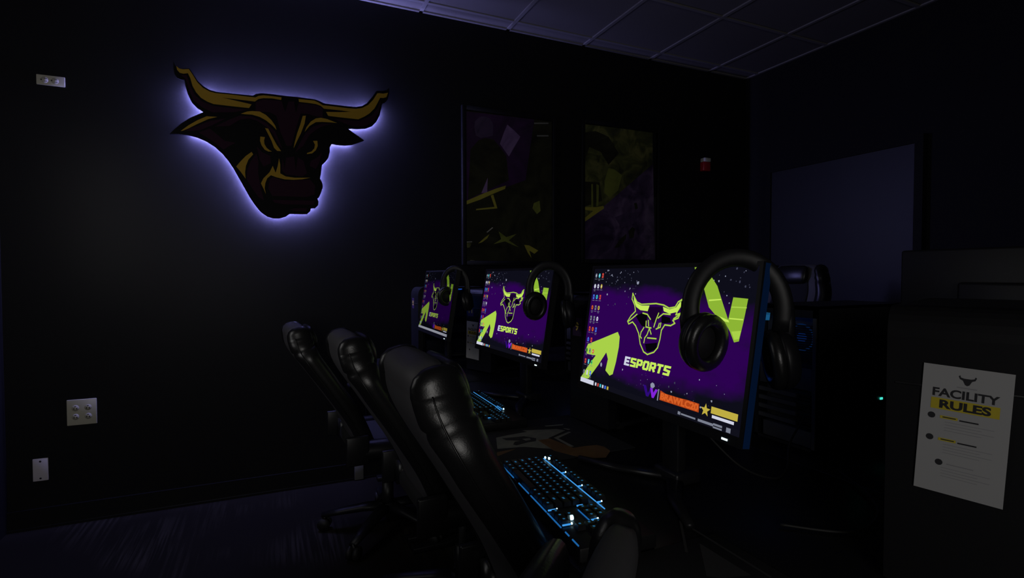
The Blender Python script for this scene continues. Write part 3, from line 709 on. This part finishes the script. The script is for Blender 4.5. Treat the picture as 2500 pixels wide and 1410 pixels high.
# ================================================================== TOWERS
def tower(label, x, y, yaw, width, number=None, sheet=None, blue=True, roll=0., npos=(.022, .095), height=.445, group='computer towers on the near row of desks', rearwin=False):
    """origin: bottom centre of the front face; front faces -X"""
    t = thing('computer_tower', label, 'computer', (x, y, .75), yaw, group)
    D = .43; hw = width/2; Hh = height; r_ = .035
    b = MB()                                   # shell: +Y wall, top, bottom, rear frame, shelf; open on the -Y side
    b.box((.03, hw-.006, .012), (D, hw, Hh-.002), 'case'); b.box((.03, -hw, .010), (D, hw, .022), 'case')
    b.box((.05, -hw, Hh-.012), (D, hw, Hh), 'case')
    b.box((D-.006, -hw, .012), (D, hw, Hh), 'case')
    b.box((.03, -hw, .012), (.05, -hw+.012, Hh), 'case'); b.box((D-.02, -hw, .012), (D, -hw+.012, Hh), 'case')
    for fx in (.05, D-.06):
        b.box((fx, -hw+.01, 0), (fx+.03, hw-.01, .012), 'rubber')
    b.build('case', t)
    b = MB()                                   # moulded front with rolled top edge
    prof = [(.034, .008), (0, .008), (0, Hh-.05)] + [(r_-r_*math.cos(PI/2*k/6), Hh-.05+.05*math.sin(PI/2*k/6)) for k in range(1, 7)] + [(.055, Hh), (.055, Hh-.02), (.034, Hh-.03)]
    b.prism([(p[0], p[1]) for p in prof], 'satin', lambda a, c, d: Vector((a, d, c)), -hw, hw)
    b.build('front_panel', t, recalc=True)
    b = MB(); b.bbox((-.0025, -hw+.012, .34), (.001, hw-.012, .344), 'case', r=.001); b.build('trim_line', t)
    b = MB(); b.box((.036, -hw-.0035, .03), (D-.015, -hw, Hh-.02), 'smoke'); b.build('side_window', t)
    # innards
    b = MB(); b.box((.10, hw-.02, .14), (.36, hw-.010, .40), 'casegrey'); b.build('motherboard', t)
    b = MB(); b.bbox((.12, hw-.13, .215), (.39, hw-.02, .255), 'case', r=.004); b.build('graphics_card', t)
    b = MB(); b.bbox((.045, -hw+.014, .024), (D-.01, hw-.012, .115), 'casegrey', r=.003); b.build('power_supply_shroud', t)
    for z_ in (.18, .31):
        b = MB(); c_ = Vector((.052, 0, z_))
        b.tube([c_+Vector((0, .055*math.cos(2*PI*k/20), .055*math.sin(2*PI*k/20))) for k in range(20)], .004, 'bluelit', 6, ref=Vector((1, 0, 0)), loop=True)
        for k in range(7):
            a = 2*PI*k/7
            b.add([c_+Vector((.002, .012*math.cos(a), .012*math.sin(a))), c_+Vector((.002, .05*math.cos(a), .05*math.sin(a))),
                   c_+Vector((.010, .05*math.cos(a+.6), .05*math.sin(a+.6))), c_+Vector((.010, .012*math.cos(a+.8), .012*math.sin(a+.8)))], [(0, 1, 2, 3)], 'case')
        b.build('fan', t)
    b = MB(); b.box((.07, hw-.016, Hh-.019), (.34, hw-.008, Hh-.013), 'bluestrip'); b.build('light_strip', t)
    f = lambda a, c, d: Vector((-d, -a, c))          # a to the viewer's right, c up
    if number:
        a, z_ = npos; hn = .031; wn = .030 if len(number) > 1 else .018
        b = MB(); b.prism(quad(a-.024, z_-.034, a+.024, z_+.030), 'label', f, .0, .0012)
        put_text(b, number, a-wn/2, z_-hn/2, a+wn/2, z_+hn/2, 'labelgold', f, .0018, .02)
        b.build('number_label', t, label='purple label with the gold number '+number)
    if sheet:
        a, z_ = sheet; W_, H_ = .107, .203; c0, s0 = math.cos(roll), math.sin(roll)
        root_s = thing('rules_sheet', 'x', 'sign')
        g = lambda p, q, d: Vector((-d, -(a+(p*c0-q*s0)), z_+(p*s0+q*c0)))
        q_ = lambda l, bt, r2, tp: quad(-W_/2+l*W_, H_/2-bt*H_, -W_/2+r2*W_, H_/2-tp*H_)
        b = MB(); b.prism(q_(0, 1, 1, 0), 'paper', g, .0035, .0041)
        e1 = .0045
        bull = [(0, .9), (.08, 1), (.12, .8), (.3, .72), (.7, .72), (.88, .8), (.92, 1), (1, .9), (.92, .62), (.75, .5), (.62, .1), (.5, 0), (.38, .1), (.25, .5), (.08, .62)]
        b.flat([(-W_/2+(.41+.2*x)*W_, H_/2-(.135-.075*y)*H_) for x, y in bull], 'ink', g, e1)
        b.flat(q_(.40, .158, .62, .150), 'inkgrey', g, e1)
        put_text(b, 'FACILITY', -W_/2+.13*W_, H_/2-.245*H_, -W_/2+.87*W_, H_/2-.178*H_, 'ink', g, e1, .03)
        b.flat(q_(.12, .345, .88, .258), 'inkyellow', g, e1)
        put_text(b, 'RULES', -W_/2+.22*W_, H_/2-.335*H_, -W_/2+.79*W_, H_/2-.268*H_, 'ink', g, e1+.0004, .04)
        for yy in (.40, .575, .76):
            cxx = .14 if yy < .7 else .27; b.flat([(-W_/2+(cxx+.045*math.cos(2*PI*k/12))*W_, H_/2-(yy+.024*math.sin(2*PI*k/12))*H_) for k in range(12)], 'ink', g, e1)
            if yy < .7:
                b.flat(q_(.24, yy+.014, .44, yy-.008), 'inkyellow', g, e1)
                b.flat(q_(.27, yy+.006, .42, yy-.002), 'ink', g, e1+.0004)
                b.flat(q_(.46, yy+.014, .67, yy+.003), 'ink', g, e1)
            else: b.flat(q_(.36, yy+.008, .66, yy), 'inkgrey', g, e1)
            for k in range(4): b.flat(q_(.30, yy+.04+k*.022, .84-.13*(k % 2), yy+.036+k*.022), 'inkgrey', g, e1)
        o = b.build('rules_sheet')
        bpy.data.objects.remove(root_s)
        o.location = t.location; o.rotation_euler = t.rotation_euler
        tag(o, sheet_label[0], 'sign', 'white rules sheets taped to tower fronts')
    return t
sheet_label = ['']
YW = R(20)
def from_left(xl, yl, yaw, width, off=0.):
    """front centre of a tower whose front-left edge stands at (xl, yl)"""
    return xl+math.sin(yaw)*width/2, yl-math.cos(yaw)*width/2
# number 11 (behind the middle monitor's left edge)
p = at(1139, 790, 0, -2.785); x_, y_ = from_left(p.x, p.y, -YW, .2)
x_, y_ = p.x+math.sin(YW)*.1, p.y-math.cos(YW)*.1
sheet_label[0] = 'white rules sheet on the tower numbered 11, partly behind the middle monitor'
tower('black computer tower labelled 11, left of the middle monitor', x_, y_, YW, .2, '11', (-.1+.0035+.0535, .167), roll=R(-2), npos=(-.1+.036, .330))
p = at(1393, 790, 0, -2.77)
tower('black computer tower labelled 9, half hidden by the nearest monitor', p.x+math.sin(R(8))*.1, p.y-math.cos(R(8))*.1, R(8), .2, '9', None, npos=(-.1+.038, .338))
tower('black computer tower labelled 14, in the corner by the back wall', -2.945, -.105, 0, .185, '14', None, npos=(-.0925+.061, .345))
p = at(2243, 895, 0, -2.79)
x0_, y0_ = p.x-math.sin(YW)*.043, p.y+math.cos(YW)*.043
sheet_label[0] = 'large white rules sheet at the lower right, on the tower nearest the camera'
tower('black computer tower nearest the camera, carrying the large white rules sheet', x0_+math.sin(YW)*.105, y0_-math.cos(YW)*.105, YW, .21, None, (-.105+.045+.0535, .275), roll=R(-3.0), height=.468)

# far row towers: their rears face the camera
def rear_tower(label, y0, y1, x=-2.35, full=True):
    t = thing('computer_tower', label, 'computer', (x, (y0+y1)/2, .75), 0, 'computer towers on the far row of desks')
    hw = (y1-y0)/2; D = .44; Hh = .43; g = lambda yv: yv-(y0+y1)/2
    b = MB()
    b.box((.004, -hw, .012), (D, -hw+.005, Hh), 'case'); b.box((.004, hw-.005, .012), (D, hw, Hh), 'case')
    b.box((.0, -hw, Hh-.008), (D, hw, Hh), 'case'); b.box((.0, -hw, Hh-.034), (.005, hw, Hh), 'case'); b.box((.0, -hw, .012), (D, hw, .02), 'case'); b.box((D-.02, -hw, .012), (D, hw, Hh), 'case')
    b.box((0, -hw, .012), (.012, -hw+.010, Hh), 'casegrey'); b.box((0, hw-.012, .012), (.012, hw, Hh), 'case')
    b.box((0, -hw, Hh-.012), (.012, hw, Hh), 'casegrey')
    for fx in (.04, D-.07): b.box((fx, -hw+.01, 0), (fx+.03, hw-.01, .012), 'rubber')
    b.build('case', t)
    b = MB()                                   # vent slats
    for k in range(17): b.box((.001, -hw+.014, .262+k*.0068), (.006, hw-.085, .2655+k*.0068), 'case')
    b.build('rear_vent', t)
    b = MB(); b.bbox((.002, -hw+.012, .185), (.030, hw-.015, .248), 'casegrey', r=.002)
    for yy in (.035, .012): b.cyl((.003, -hw+.085+yy, .222), (-.001, -hw+.085+yy, .222), .004, 'steel', 10)
    b.build('io_panel', t)
    b = MB()
    for k in range(4): b.box((0, -hw+.06, .078+k*.027), (.010, hw-.014, .090+k*.027), 'casegrey')
    for k in range(10): b.box((.001, -hw+.014, .078+k*.010), (.006, -hw+.055, .083+k*.010), 'case')
    b.build('slot_cover', t)
    b = MB(); b.bbox((.001, -hw+.012, .022), (.10, hw-.03, .068), 'casegrey', r=.002); b.build('power_supply', t)
    b = MB(); c_ = Vector((.030, -.035, .335))
    b.tube([c_+Vector((0, .038*math.cos(2*PI*k/20), .038*math.sin(2*PI*k/20))) for k in range(20)], .003, 'bluedim', 6, ref=Vector((1, 0, 0)), loop=True)
    b.cyl(c_+Vector((.004, 0, 0)), c_-Vector((.002, 0, 0)), .014, 'bluelit', 16)
    b.build('fan', t)
    b = MB(); q = hw-.032
    b.add([(.0, q+.016, .378), (.0, q-.018, .380), (.0, q-.021, .403), (.0, q+.013, .405)], [(0, 1, 2, 3)], 'bluewin')
    b.build('lit_window', t, label='small pale blue backlit window')
    b = MB(); b.box((.0, q-.006, .29), (.002, q-.001, .325), 'tealdim'); b.build('indicator_strip', t)
    b = MB(); b.box((.045, -hw+.008, .075), (.050, hw-.008, Hh-.014), 'casegrey'); b.build('catch_panel', t)  # grey panel added behind the slats to catch the blue strip light
    # interior blue light strip
    b = MB(); b.box((.030, -hw+.03, Hh-.014), (.036, hw-.03, Hh-.010), 'bluestrip'); b.build('light_strip', t)
    return t
rear_tower('computer tower seen from behind, blue lit vent, right of the nearest monitor', -2.369, -2.165)
rear_tower('computer tower seen from behind through the gap between the middle and nearest monitors', -1.16, -.955)
p = at(2142, 970, 1, -2.375)
b = MB(); b.bbox((p.x-.028, -2.384, p.z-.016), (p.x+.028, -2.369, p.z+.016), 'black', r=.003)
b.bbox((p.x-.006, -2.388, p.z-.0035), (p.x+.006, -2.385, p.z+.0035), 'tealled', r=.001)
o = b.build('usb_receiver'); tag(o, 'tiny black device with a teal light on the side of the blue lit tower', 'device')

# far row monitor seen from behind
t = thing('computer_monitor', 'dark monitor of the far row seen from behind, above the large rules sheet', 'monitor', (-2.06, -2.74, .75), PI)
b = MB(); b.bbox((-.02, -.31, .235), (.012, .31, .59), 'black', r=.006); b.bbox((.012, -.16, .30), (.035, .16, .5), 'black', r=.008); b.build('housing', t)
b = MB(); b.box((-.022, -.30, .25), (-.020, .30, .58), 'satin'); b.build('screen', t)
b = MB(); b.bbox((.035, -.03, .01), (.06, .03, .42), 'metal', r=.005); b.build('stand_column', t)
b = MB(); b.bbox((-.06, -.12, 0), (.10, .12, .014), 'metal', r=.005); b.build('stand_base', t)

# ================================================================== KEYBOARDS
def keyboard(label, x, y, rz, detailed=True, alt=False):
    t = thing('keyboard', label, 'keyboard', (x, y, .7502), rz, 'lit keyboards on the desks')
    # local: right = -Y, far = +X
    P = lambda a, c, z: Vector((c, -a, z+.0135))
    b = MB(); b.bbox((-.0915, -.245, .002), (.0715, .213, .0295), 'black', r=.003)
    b.box((-.085, -.24, 0), (-.075, .2, .003), 'rubber'); b.box((.05, -.24, 0), (.065, .2, .003), 'rubber'); b.build('keyboard_body', t)
    U_ = .0190; x0 = -.2035
    keys = []
    def row(yc, ws, xs=0.):
        xx = x0+xs
        for w_ in ws:
            if w_ > 0: keys.append((xx+w_*U_/2, yc, w_*U_))
            xx += abs(w_)*U_
    ys = [-.0762+k*.0205 for k in range(5)]
    row(.0480, [1, -1, 1, 1, 1, 1, -.5, 1, 1, 1, 1, -.5, 1, 1, 1, 1])
    row(ys[4], [1]*13+[2]); row(ys[3], [1.5]+[1]*12+[1.5]); row(ys[2], [1.75]+[1]*11+[2.25]); row(ys[1], [2.25]+[1]*10+[2.75])
    row(ys[0], [1.25, 1.25, 1.25, 6.25, 1.25, 1.25, 1.25, 1.25])
    nx = 16.0*U_
    for yy in (ys[4], ys[3]): row(yy, [1, 1, 1], nx)
    row(ys[1], [-1, 1], nx); row(ys[0], [1, 1, 1], nx)
    px = 19.5*U_
    for yy in (ys[4], ys[3], ys[2]): row(yy, [1, 1, 1, 1], px)
    row(ys[1], [1], px)
    def cap(b_, xx, yy, w_, k):
        w2, h2 = w_/2-.0009, .0088
        lo_, hi_ = .016, .0255
        vs = [P(xx-w2, yy-h2, lo_), P(xx+w2, yy-h2, lo_), P(xx+w2, yy+h2, lo_), P(xx-w2, yy+h2, lo_),
              P(xx-w2+.002, yy-h2+.002, hi_), P(xx+w2-.002, yy-h2+.002, hi_), P(xx+w2-.002, yy+h2-.001, hi_), P(xx-w2+.002, yy+h2-.001, hi_)]
        b_.add(vs, [(4, 5, 6, 7), (0, 1, 5, 4), (1, 2, 6, 5), (2, 3, 7, 6), (3, 0, 4, 7)], 'black')
        lw = .0022 if w_ < .024 else .0042
        if w_ < .1: b_.box((yy-.0022, -(xx+lw-.001), hi_+.0135), (yy+.0022, -(xx-lw-.001), hi_+.0138), 'legend')
    if detailed:
        protos = {}
        for k, (xx, yy, w_) in enumerate(keys):
            kw_ = round(w_, 5)
            if kw_ not in protos:
                b_ = MB(); cap(b_, 0, 0, w_, k); o = b_.build('key', t); protos[kw_] = o; o.location = (yy, -xx, 0)
            else:
                o = protos[kw_].copy(); COL.objects.link(o); o.parent = t; o.location = (yy, -xx, 0)
    else:
        b_ = MB()
        for k, (xx, yy, w_) in enumerate(keys): cap(b_, xx, yy, w_, k)
        b_.build('keys', t, kind='stuff')
    def bar(b_, a0, c0, a1, c1, m, hgt=.021, r_=.0012):
        b_.tube([P(a0, c0, hgt), P(a1, c1, hgt)], r_, m, 6)
    def part(a0, c0, a1, c1, m, hgt, r_, name='light_strip'):
        b = MB(); bar(b, a0, c0, a1, c1, m, hgt, r_); b.build(name, t)
    if alt:
        part(-.20, .0265, .062, .0265, 'keybar', .0215, .0011)
        for a0, c0, a1, c1 in ((.19, -.052, .19, -.032), (.185, -.016, .185, .002), (.048, .036, .10, .036), (.055, .028, .11, .025)): part(a0, c0, a1, c1, 'keybar', .0195, .0014)
        hot = ((.072, .043, .0028), (.103, .040, .0030), (.19, -.032, .0028), (.185, .003, .0028))
    else:
        for a0, a1 in ((-.192, -.088), (-.086, .0), (.002, .090), (.094, .128)): part(a0, .0265, a1, .0265, 'keybar', .0215, .0013)
        for a0, a1 in ((-.200, -.106), (-.070, -.008), (.005, .091), (.097, .162), (.182, .197), (.212, .236)): part(a0, -.0895, a1, -.0895, 'keybardim', .017, .0016)
        part(.105, -.0235, .159, -.0235, 'keybardim', .0175, .0014)
        for a0, c0, c1, m in ((-.086, .028, .038, 'keybar'), (.001, .028, .038, 'keybar'), (.0915, .028, .038, 'keybar'), (.0925, -.086, -.069, 'keybar'), (.1615, -.086, -.069, 'keybar'), (.0925, -.020, -.006, 'keybar'), (.160, -.022, -.010, 'keybar')):
            part(a0, c0, a0, c1, m, .020, .0017)
        hot = ((-.198, .034, .0030), (-.188, .041, .0035), (.1615, -.066, .0022), (.139, -.055, .0048), (.161, -.008, .0024), (.0925, -.066, .0016), (-.086, .040, .0018), (.001, .040, .0018), (.0915, .040, .0018))
    for a, c, r_ in hot:
        b = MB(); b.tube([P(a, c-r_*.5, .021), P(a, c+r_*.5, .021)], r_, 'keyhot', 10)
        b.build('glow_spot', t, label='bright pale blue light spot')
    return t
keyboard('black keyboard glowing blue in front of the nearest monitor, fully in view', -3.140, -2.333, R(-4.3))
keyboard('blue glowing keyboard whose right end shows beside the nearest chair back', -3.028, -1.52, R(-1.5), detailed=False, alt=True)

# ================================================================== MOUSEPADS
S6 = 540/1586
def dk(pts, org, s=540/1586, ox=1160, oy=920):
    o = []
    for x, y in pts:
        p = at(ox+x*s, oy+y*s, 2, .7535); o.append((p.x-org[0], p.y-org[1]))
    return o
b = MB(); org = (-2.98, -1.90, .7502)
f = lambda a, c, d: Vector((a, c, d))
b.bbox((-.27, -.19, 0), (.22, .21, .003), 'pad', r=.001)
SP = 520/2500
G = lambda pts: dk(pts, org, SP, 1180, 970)
b.prism(G([(150,470),(290,440),(520,400),(460,385),(860,368),(960,385),(760,475),(1020,600),(830,600),(700,592),(480,575),(165,600)]), 'mat_print', f, .003, .0034)
b.prism(G([(640,500),(780,480),(1060,590),(1180,570),(1330,555),(1420,575),(1490,625),(1440,700),(1250,710),(1100,690),(830,620)]), 'mat_orange', f, .003, .0035)
b.prism(G([(160,640),(380,600),(160,690)]), 'mat_orange', f, .003, .0034)
for q in ([(1030,405),(880,475),(1060,570),(1020,575),(830,470),(1000,400)], [(720,330),(940,310),(930,322),(740,336)], [(940,360),(1020,370),(1000,376)]):
    b.prism(G(q), 'mat_print', f, .003, .0036)
put = [(225,480),(480,455),(620,480),(615,510),(520,525),(390,560),(350,550),(370,520),(450,505),(270,500)]
b.prism(G(put), 'ink', f, .0034, .0042)
b.prism(G([(460,490),(540,478),(560,495),(500,508)]), 'mat_print', f, .0042, .0046)
o = b.build('mousepad'); o.location = org
tag(o, 'printed mousepad with grey and orange artwork between the middle and nearest keyboards', 'mousepad', 'mousepads on the near desks')
b = MB(); org2 = (-3.085, -2.715, .7502)
b.bbox((-.14, -.09, 0), (.14, .13, .003), 'pad', r=.001)
G2 = lambda pts: dk(pts, org2, 1020/2500, 1480, 1100)
for pl in ([(445,420),(980,750)], [(445,425),(480,600)]):
    for q in stroke(G2(pl), .005): b.prism(q, 'mat_dim', f, .003, .0033)
b.flat(G2([(558,552),(870,745),(700,760),(600,750)]), 'mat_dim', f, .0034)
o = b.build('mousepad'); o.location = org2
tag(o, 'black mousepad with a thin grey triangle outline right of the nearest keyboard', 'mousepad', 'mousepads on the near desks')

# ================================================================== HEADSETS
def headset(label, loc, rz, s=1.):
    t = thing('headset', label, 'headset', loc, rz, 'black headsets hung over the monitors'); t.scale = (s, s, s)
    # local: the band lies in the XZ plane, origin at the top of the band; -X end hangs in front of the screen
    hwid = .086; pts = []
    for k in range(25):
        a = PI*k/24*1.16-PI*.08; pts.append(Vector((-hwid*math.cos(a), 0, -.105+(.105 if math.sin(a) > 0 else .16)*math.sin(a))))
    b = MB(); b.tube(pts, [(.018, .0075)]*25, 'satin', 14, ref=Vector((0, 1, 0))); b.build('headband', t)
    b = MB(); b.tube([p*.94 for p in pts[8:17]], [(.015, .005)]*9, 'pad', 10, ref=Vector((0, 1, 0))); b.build('headband_cushion', t)
    for s_ in (-1, 1):
        X = Matrix.Translation((-.064, -.004, -.170) if s_ < 0 else (.086, .012, -.200)) @ Matrix.Rotation(-R(46) if s_ < 0 else R(12), 4, 'Z') @ Matrix.Rotation(s_*R(-8), 4, 'Y')
        def ring(xx, ry, rz_): return [X @ Vector((xx*s_, ry*math.cos(2*PI*k/28), rz_*math.sin(2*PI*k/28))) for k in range(28)]
        b = MB(); b.loft([ring(q, a*1.10, c*1.08) for q, a, c in ((.024, .020, .026), (.022, .034, .042), (.012, .043, .052), (0, .046, .056), (-.006, .045, .055))], 'satin')
        cup = b.build('ear_cup', t, recalc=True)
        b = MB(); cu = Vector((-s_*.016, 0, 0))
        pth = [X @ (cu+Vector((0, .038*math.cos(2*PI*k/28), .047*math.sin(2*PI*k/28)))) for k in range(28)]
        b.tube(pth, [(.0135, .014)]*28, 'leather', 10, ref=Vector((1, 0, 0)), loop=True)
        b.loft([[X @ (Vector((-s_*xx, .028*math.cos(2*PI*k/20), .037*math.sin(2*PI*k/20)))) for k in range(20)] for xx in (.006, .012)], 'pad')
        b.build('ear_cushion', cup)
        b = MB(); b.tube([(s_*.090, 0, -.09), (s_*.093, 0, -.13), (s_*.090, 0, -.165 if s_ < 0 else -.195)], [(.014, .006)]*3, 'satin', 10, ref=Vector((0, 1, 0))); b.build('yoke', t)
    return t
headset('large black headset hung over the right corner of the nearest monitor', (-2.900, -2.592, 1.305), R(-47))
headset('black headset hung over the middle monitor, covering the right horn of its bull', (-2.868, -1.742, 1.305), R(-47), .84)
headset('black headset hung over the farthest and dimmest monitor', (-2.898, -.775, 1.305), R(-47), .84)

# ================================================================== CHAIRS
def crom(P, n=6):
    P = [Vector(p) for p in P]; out = []
    for i in range(len(P)-1):
        a, b_, c, d = P[max(i-1, 0)], P[i], P[i+1], P[min(i+2, len(P)-1)]
        for k in range(n):
            t = k/n; out.append(.5*((2*b_)+(c-a)*t+(2*a-5*b_+4*c-d)*t*t+(3*b_-a-3*c+d)*t**3))
    out.append(P[-1]); return out
def interp(tab, s):
    for (s0, v0), (s1, v1) in zip(tab, tab[1:]):
        if s <= s1: 
            k = (s-s0)/(s1-s0); k = k*k*(3-2*k); return v0+(v1-v0)*k
    return tab[-1][1]
def make_chair(label, x, y, rz=0., top=1.118, lean=.262, group='black gaming chairs pulled up to the desks', base_rot=0., slim=1.):
    t = thing('gaming_chair', label, 'chair', (x, y, 0), rz, group)
    z0 = .50; L_ = top-z0
    dz_ = top-1.118
    axis = crom([(-.150, 0, z0), (-.205, 0, .64+dz_*.3), (-.297, 0, .805+dz_*.6), (-.378, 0, .94+dz_*.8), (-.416, 0, 1.02+dz_), (-.428, 0, top-.052)], 8)
    n_ = len(axis)
    wid = [(0, .19), (.3, .198), (.62, .195), (.84, .168), (.93, .160), (1, .155)]
    th = [(0, .035), (.5, .038), (.85, .046), (1, .044)]
    rings = []
    fr = []
    for i, p in enumerate(axis):
        s = i/(n_-1); tv = (axis[min(i+1, n_-1)]-axis[max(i-1, 0)]).normalized(); nf = Vector((tv.z, 0, -tv.x))   # forward normal
        fr.append((p, tv, nf, s))
        w_, h_ = interp(wid, s), interp(th, s)*slim
        rings.append((p, tv, nf, w_, h_))
    p, tv, nf, w_, h_ = rings[-1]
    ext = [(p+tv*.022, tv, nf, w_*.97, h_*.97), (p+tv*.038, tv, nf, w_*.88, h_*.80), (p+tv*.046, tv, nf, w_*.72, h_*.5), (p+tv*.048, tv, nf, w_*.5, h_*.18)]
    def ring(p, nf, w_, h_, n=28, e=.55):
        o = []
        for k in range(n):
            a = 2*PI*k/n; ca, sa = math.cos(a), math.sin(a)
            o.append(p+Vector((0, 1, 0))*w_*math.copysign(abs(ca)**e, ca)+nf*h_*math.copysign(abs(sa)**e, sa))
        return o
    b = MB(); b.loft([ring(p, nf, w_, h_) for p, tv, nf, w_, h_ in rings+ext], 'greyleather'); back = b.build('backrest', t, recalc=True)
    # side bolsters, creased where head wing meets shoulder
    for s_ in (-1, 1):
        path = []; rad = []
        for p, tv, nf, s in fr:
            w_ = interp(wid, s)
            path.append(p+Vector((0, s_*(w_-.004), 0))+nf*.006)
            cre = 1-.13*math.exp(-((s-.77)/.018)**2)
            rad.append((interp([(0, .030), (.4, .040), (.75, .038), (.9, .032), (1, .030)], s)*cre, interp([(0, .036), (.35, .040), (.6, .043), (.8, .052), (1, .052)], s)*cre*slim))
        p, tv, nf, s = fr[-1]; lastp = path[-1]
        for k, (dz, q) in enumerate(((.018, .93), (.032, .76), (.042, .45), (.0445, .10))):
            path.append(lastp+tv*dz); rad.append((rad[len(fr)-1][0]*q, rad[len(fr)-1][1]*q))
        b = MB(); rr = []
        for i, p in enumerate(path):
            nf_ = fr[min(i, len(fr)-1)][2]
            a_, c_ = rad[i]; rr.append([p+Vector((0, 1, 0))*a_*math.cos(2*PI*k/18)+nf_*c_*math.sin(2*PI*k/18) for k in range(18)])
        b.loft(rr, 'leather'); b.build('side_bolster', t, recalc=True)
        # piping along the outer seam
        b = MB(); pp_ = [path[i]+Vector((0, s_*rad[i][0]*.98, 0))-fr[i][2]*.02 for i in range(2, len(fr), 2)]
        b.tube(pp_, .0018, 'leather', 6); b.build('piping', t)
    b = MB(); b.loft([ring(p+nf*.036, nf, w_*.62, .016) for p, tv, nf, w_, h_ in rings[3:-3]], 'pad'); b.build('back_pad', t, recalc=True)
    b = MB(); c_, nf_ = fr[n_-7][0], fr[n_-7][2]
    tv_ = fr[n_-7][1]
    b.loft([[c_+nf_*(.062+h2*math.sin(2*PI*k/20))+tv_*(.055*w2*math.cos(2*PI*k/20))+Vector((0, yy, 0)) for k in range(20)]
            for yy, w2, h2 in ((-.105, .3, .006), (-.098, .8, .016), (-.08, 1, .022), (0, 1.05, .025), (.08, 1, .022), (.098, .8, .016), (.105, .3, .006))], 'leather')
    b.build('neck_pillow', back, recalc=True)
    # seat
    b = MB(); b.bbox((-.20, -.20, .425), (.28, .20, .505), 'pad', r=.03, seg=4); b.build('seat', t)
    for s_ in (-1, 1):
        b = MB(); b.tube(crom([(-.20, s_*.215, .48), (-.05, s_*.225, .475), (.15, s_*.23, .475), (.27, s_*.20, .465)], 5), (.05, .048), 'leather', 14); b.build('seat_bolster', t)
        b = MB(); b.bbox((-.035, s_*.315-.02, .40), (.035, s_*.315+.02, .656), 'black', r=.008); b.bbox((-.035, min(s_*.1, s_*.33), .395), (.035, max(s_*.1, s_*.33), .42), 'black', r=.006); arm = b.build('armrest', t)
        b = MB(); b.bbox((-.13, s_*.315-.045, .655), (.13, s_*.315+.045, .685), 'rubber', r=.012, seg=3); b.build('armrest_pad', arm)
        b = MB(); b.bbox((-.25, s_*.255-.012, .43), (-.15, s_*.255+.012, .56), 'metal', r=.006); b.build('recline_bracket', t)
    b = MB(); b.bbox((-.12, -.09, .375), (.12, .09, .425), 'metal', r=.01); b.build('tilt_mechanism', t)
    b = MB(); b.cyl((0, 0, .10), (0, 0, .24), .028, 'black', 18); b.cyl((0, 0, .24), (0, 0, .38), .014, 'steel', 14); b.build('gas_cylinder', t)
    b = MB()
    for k in range(5):
        a = base_rot+2*PI*k/5; d = Vector((math.cos(a), math.sin(a), 0))
        b.tube([d*.02+Vector((0, 0, .115)), d*.12+Vector((0, 0, .108)), d*.24+Vector((0, 0, .088)), d*.325+Vector((0, 0, .072))], [(.034, .024), (.032, .020), (.027, .016), (.020, .012)], 'satin', 12)
    b.cyl((0, 0, .085), (0, 0, .135), .045, 'satin', 20); star = b.build('star_base', t)
    for k in range(5):
        a = base_rot+2*PI*k/5; d = Vector((math.cos(a), math.sin(a), 0)); s2 = Vector((-d.y, d.x, 0)); c_ = d*.315+Vector((0, 0, .030))
        b = MB(); b.cyl(c_-s2*.026, c_-s2*.008, .030, 'rubber', 18); b.cyl(c_+s2*.008, c_+s2*.026, .030, 'rubber', 18)
        b.cyl(c_-s2*.008, c_+s2*.008, .012, 'black', 12); b.cyl(c_, c_+Vector((0, 0, .045)), .011, 'black', 12)
        b.build('caster', star)
    return t
make_chair('nearest whole black gaming chair, its tall back filling the lower middle of the picture', -3.058, -2.320, R(0), 1.118)
make_chair('middle black gaming chair of the row, in front of the middle monitor', -3.098, -1.475, R(2), 1.082)
make_chair('farthest black gaming chair, standing nearest the wall with the bull sign', -3.237, -.72, R(4), 1.052, base_rot=R(155))
make_chair('black gaming chair turned away from its desk, only a headrest corner at the bottom edge', -3.800, -2.690, R(135), 1.012, slim=.55)
make_chair('dark chair of the far row, its rounded top showing right of the nearest headset', -1.22, -1.13, R(180), 1.335, group='chairs of the far row')

# ================================================================== CABLES
def cable(label, pts, r_=.003):
    b = MB(); b.tube(crom(pts, 8), r_, 'rubber', 8); o = b.build('cable'); tag(o, label, 'cable', 'cables hanging behind the desks')
cable('black cable drooping behind the nearest monitor toward the blue lit tower', [(-2.78, -2.36, .90), (-2.70, -2.42, .80), (-2.60, -2.44, .757), (-2.50, -2.40, .757), (-2.44, -2.36, .80), (-2.354, -2.34, .86)])
cable('black cable lying on the desk right of the nearest monitor stand', [(-2.80, -2.62, .757), (-2.70, -2.70, .757), (-2.58, -2.68, .757), (-2.48, -2.60, .757), (-2.40, -2.47, .757)])
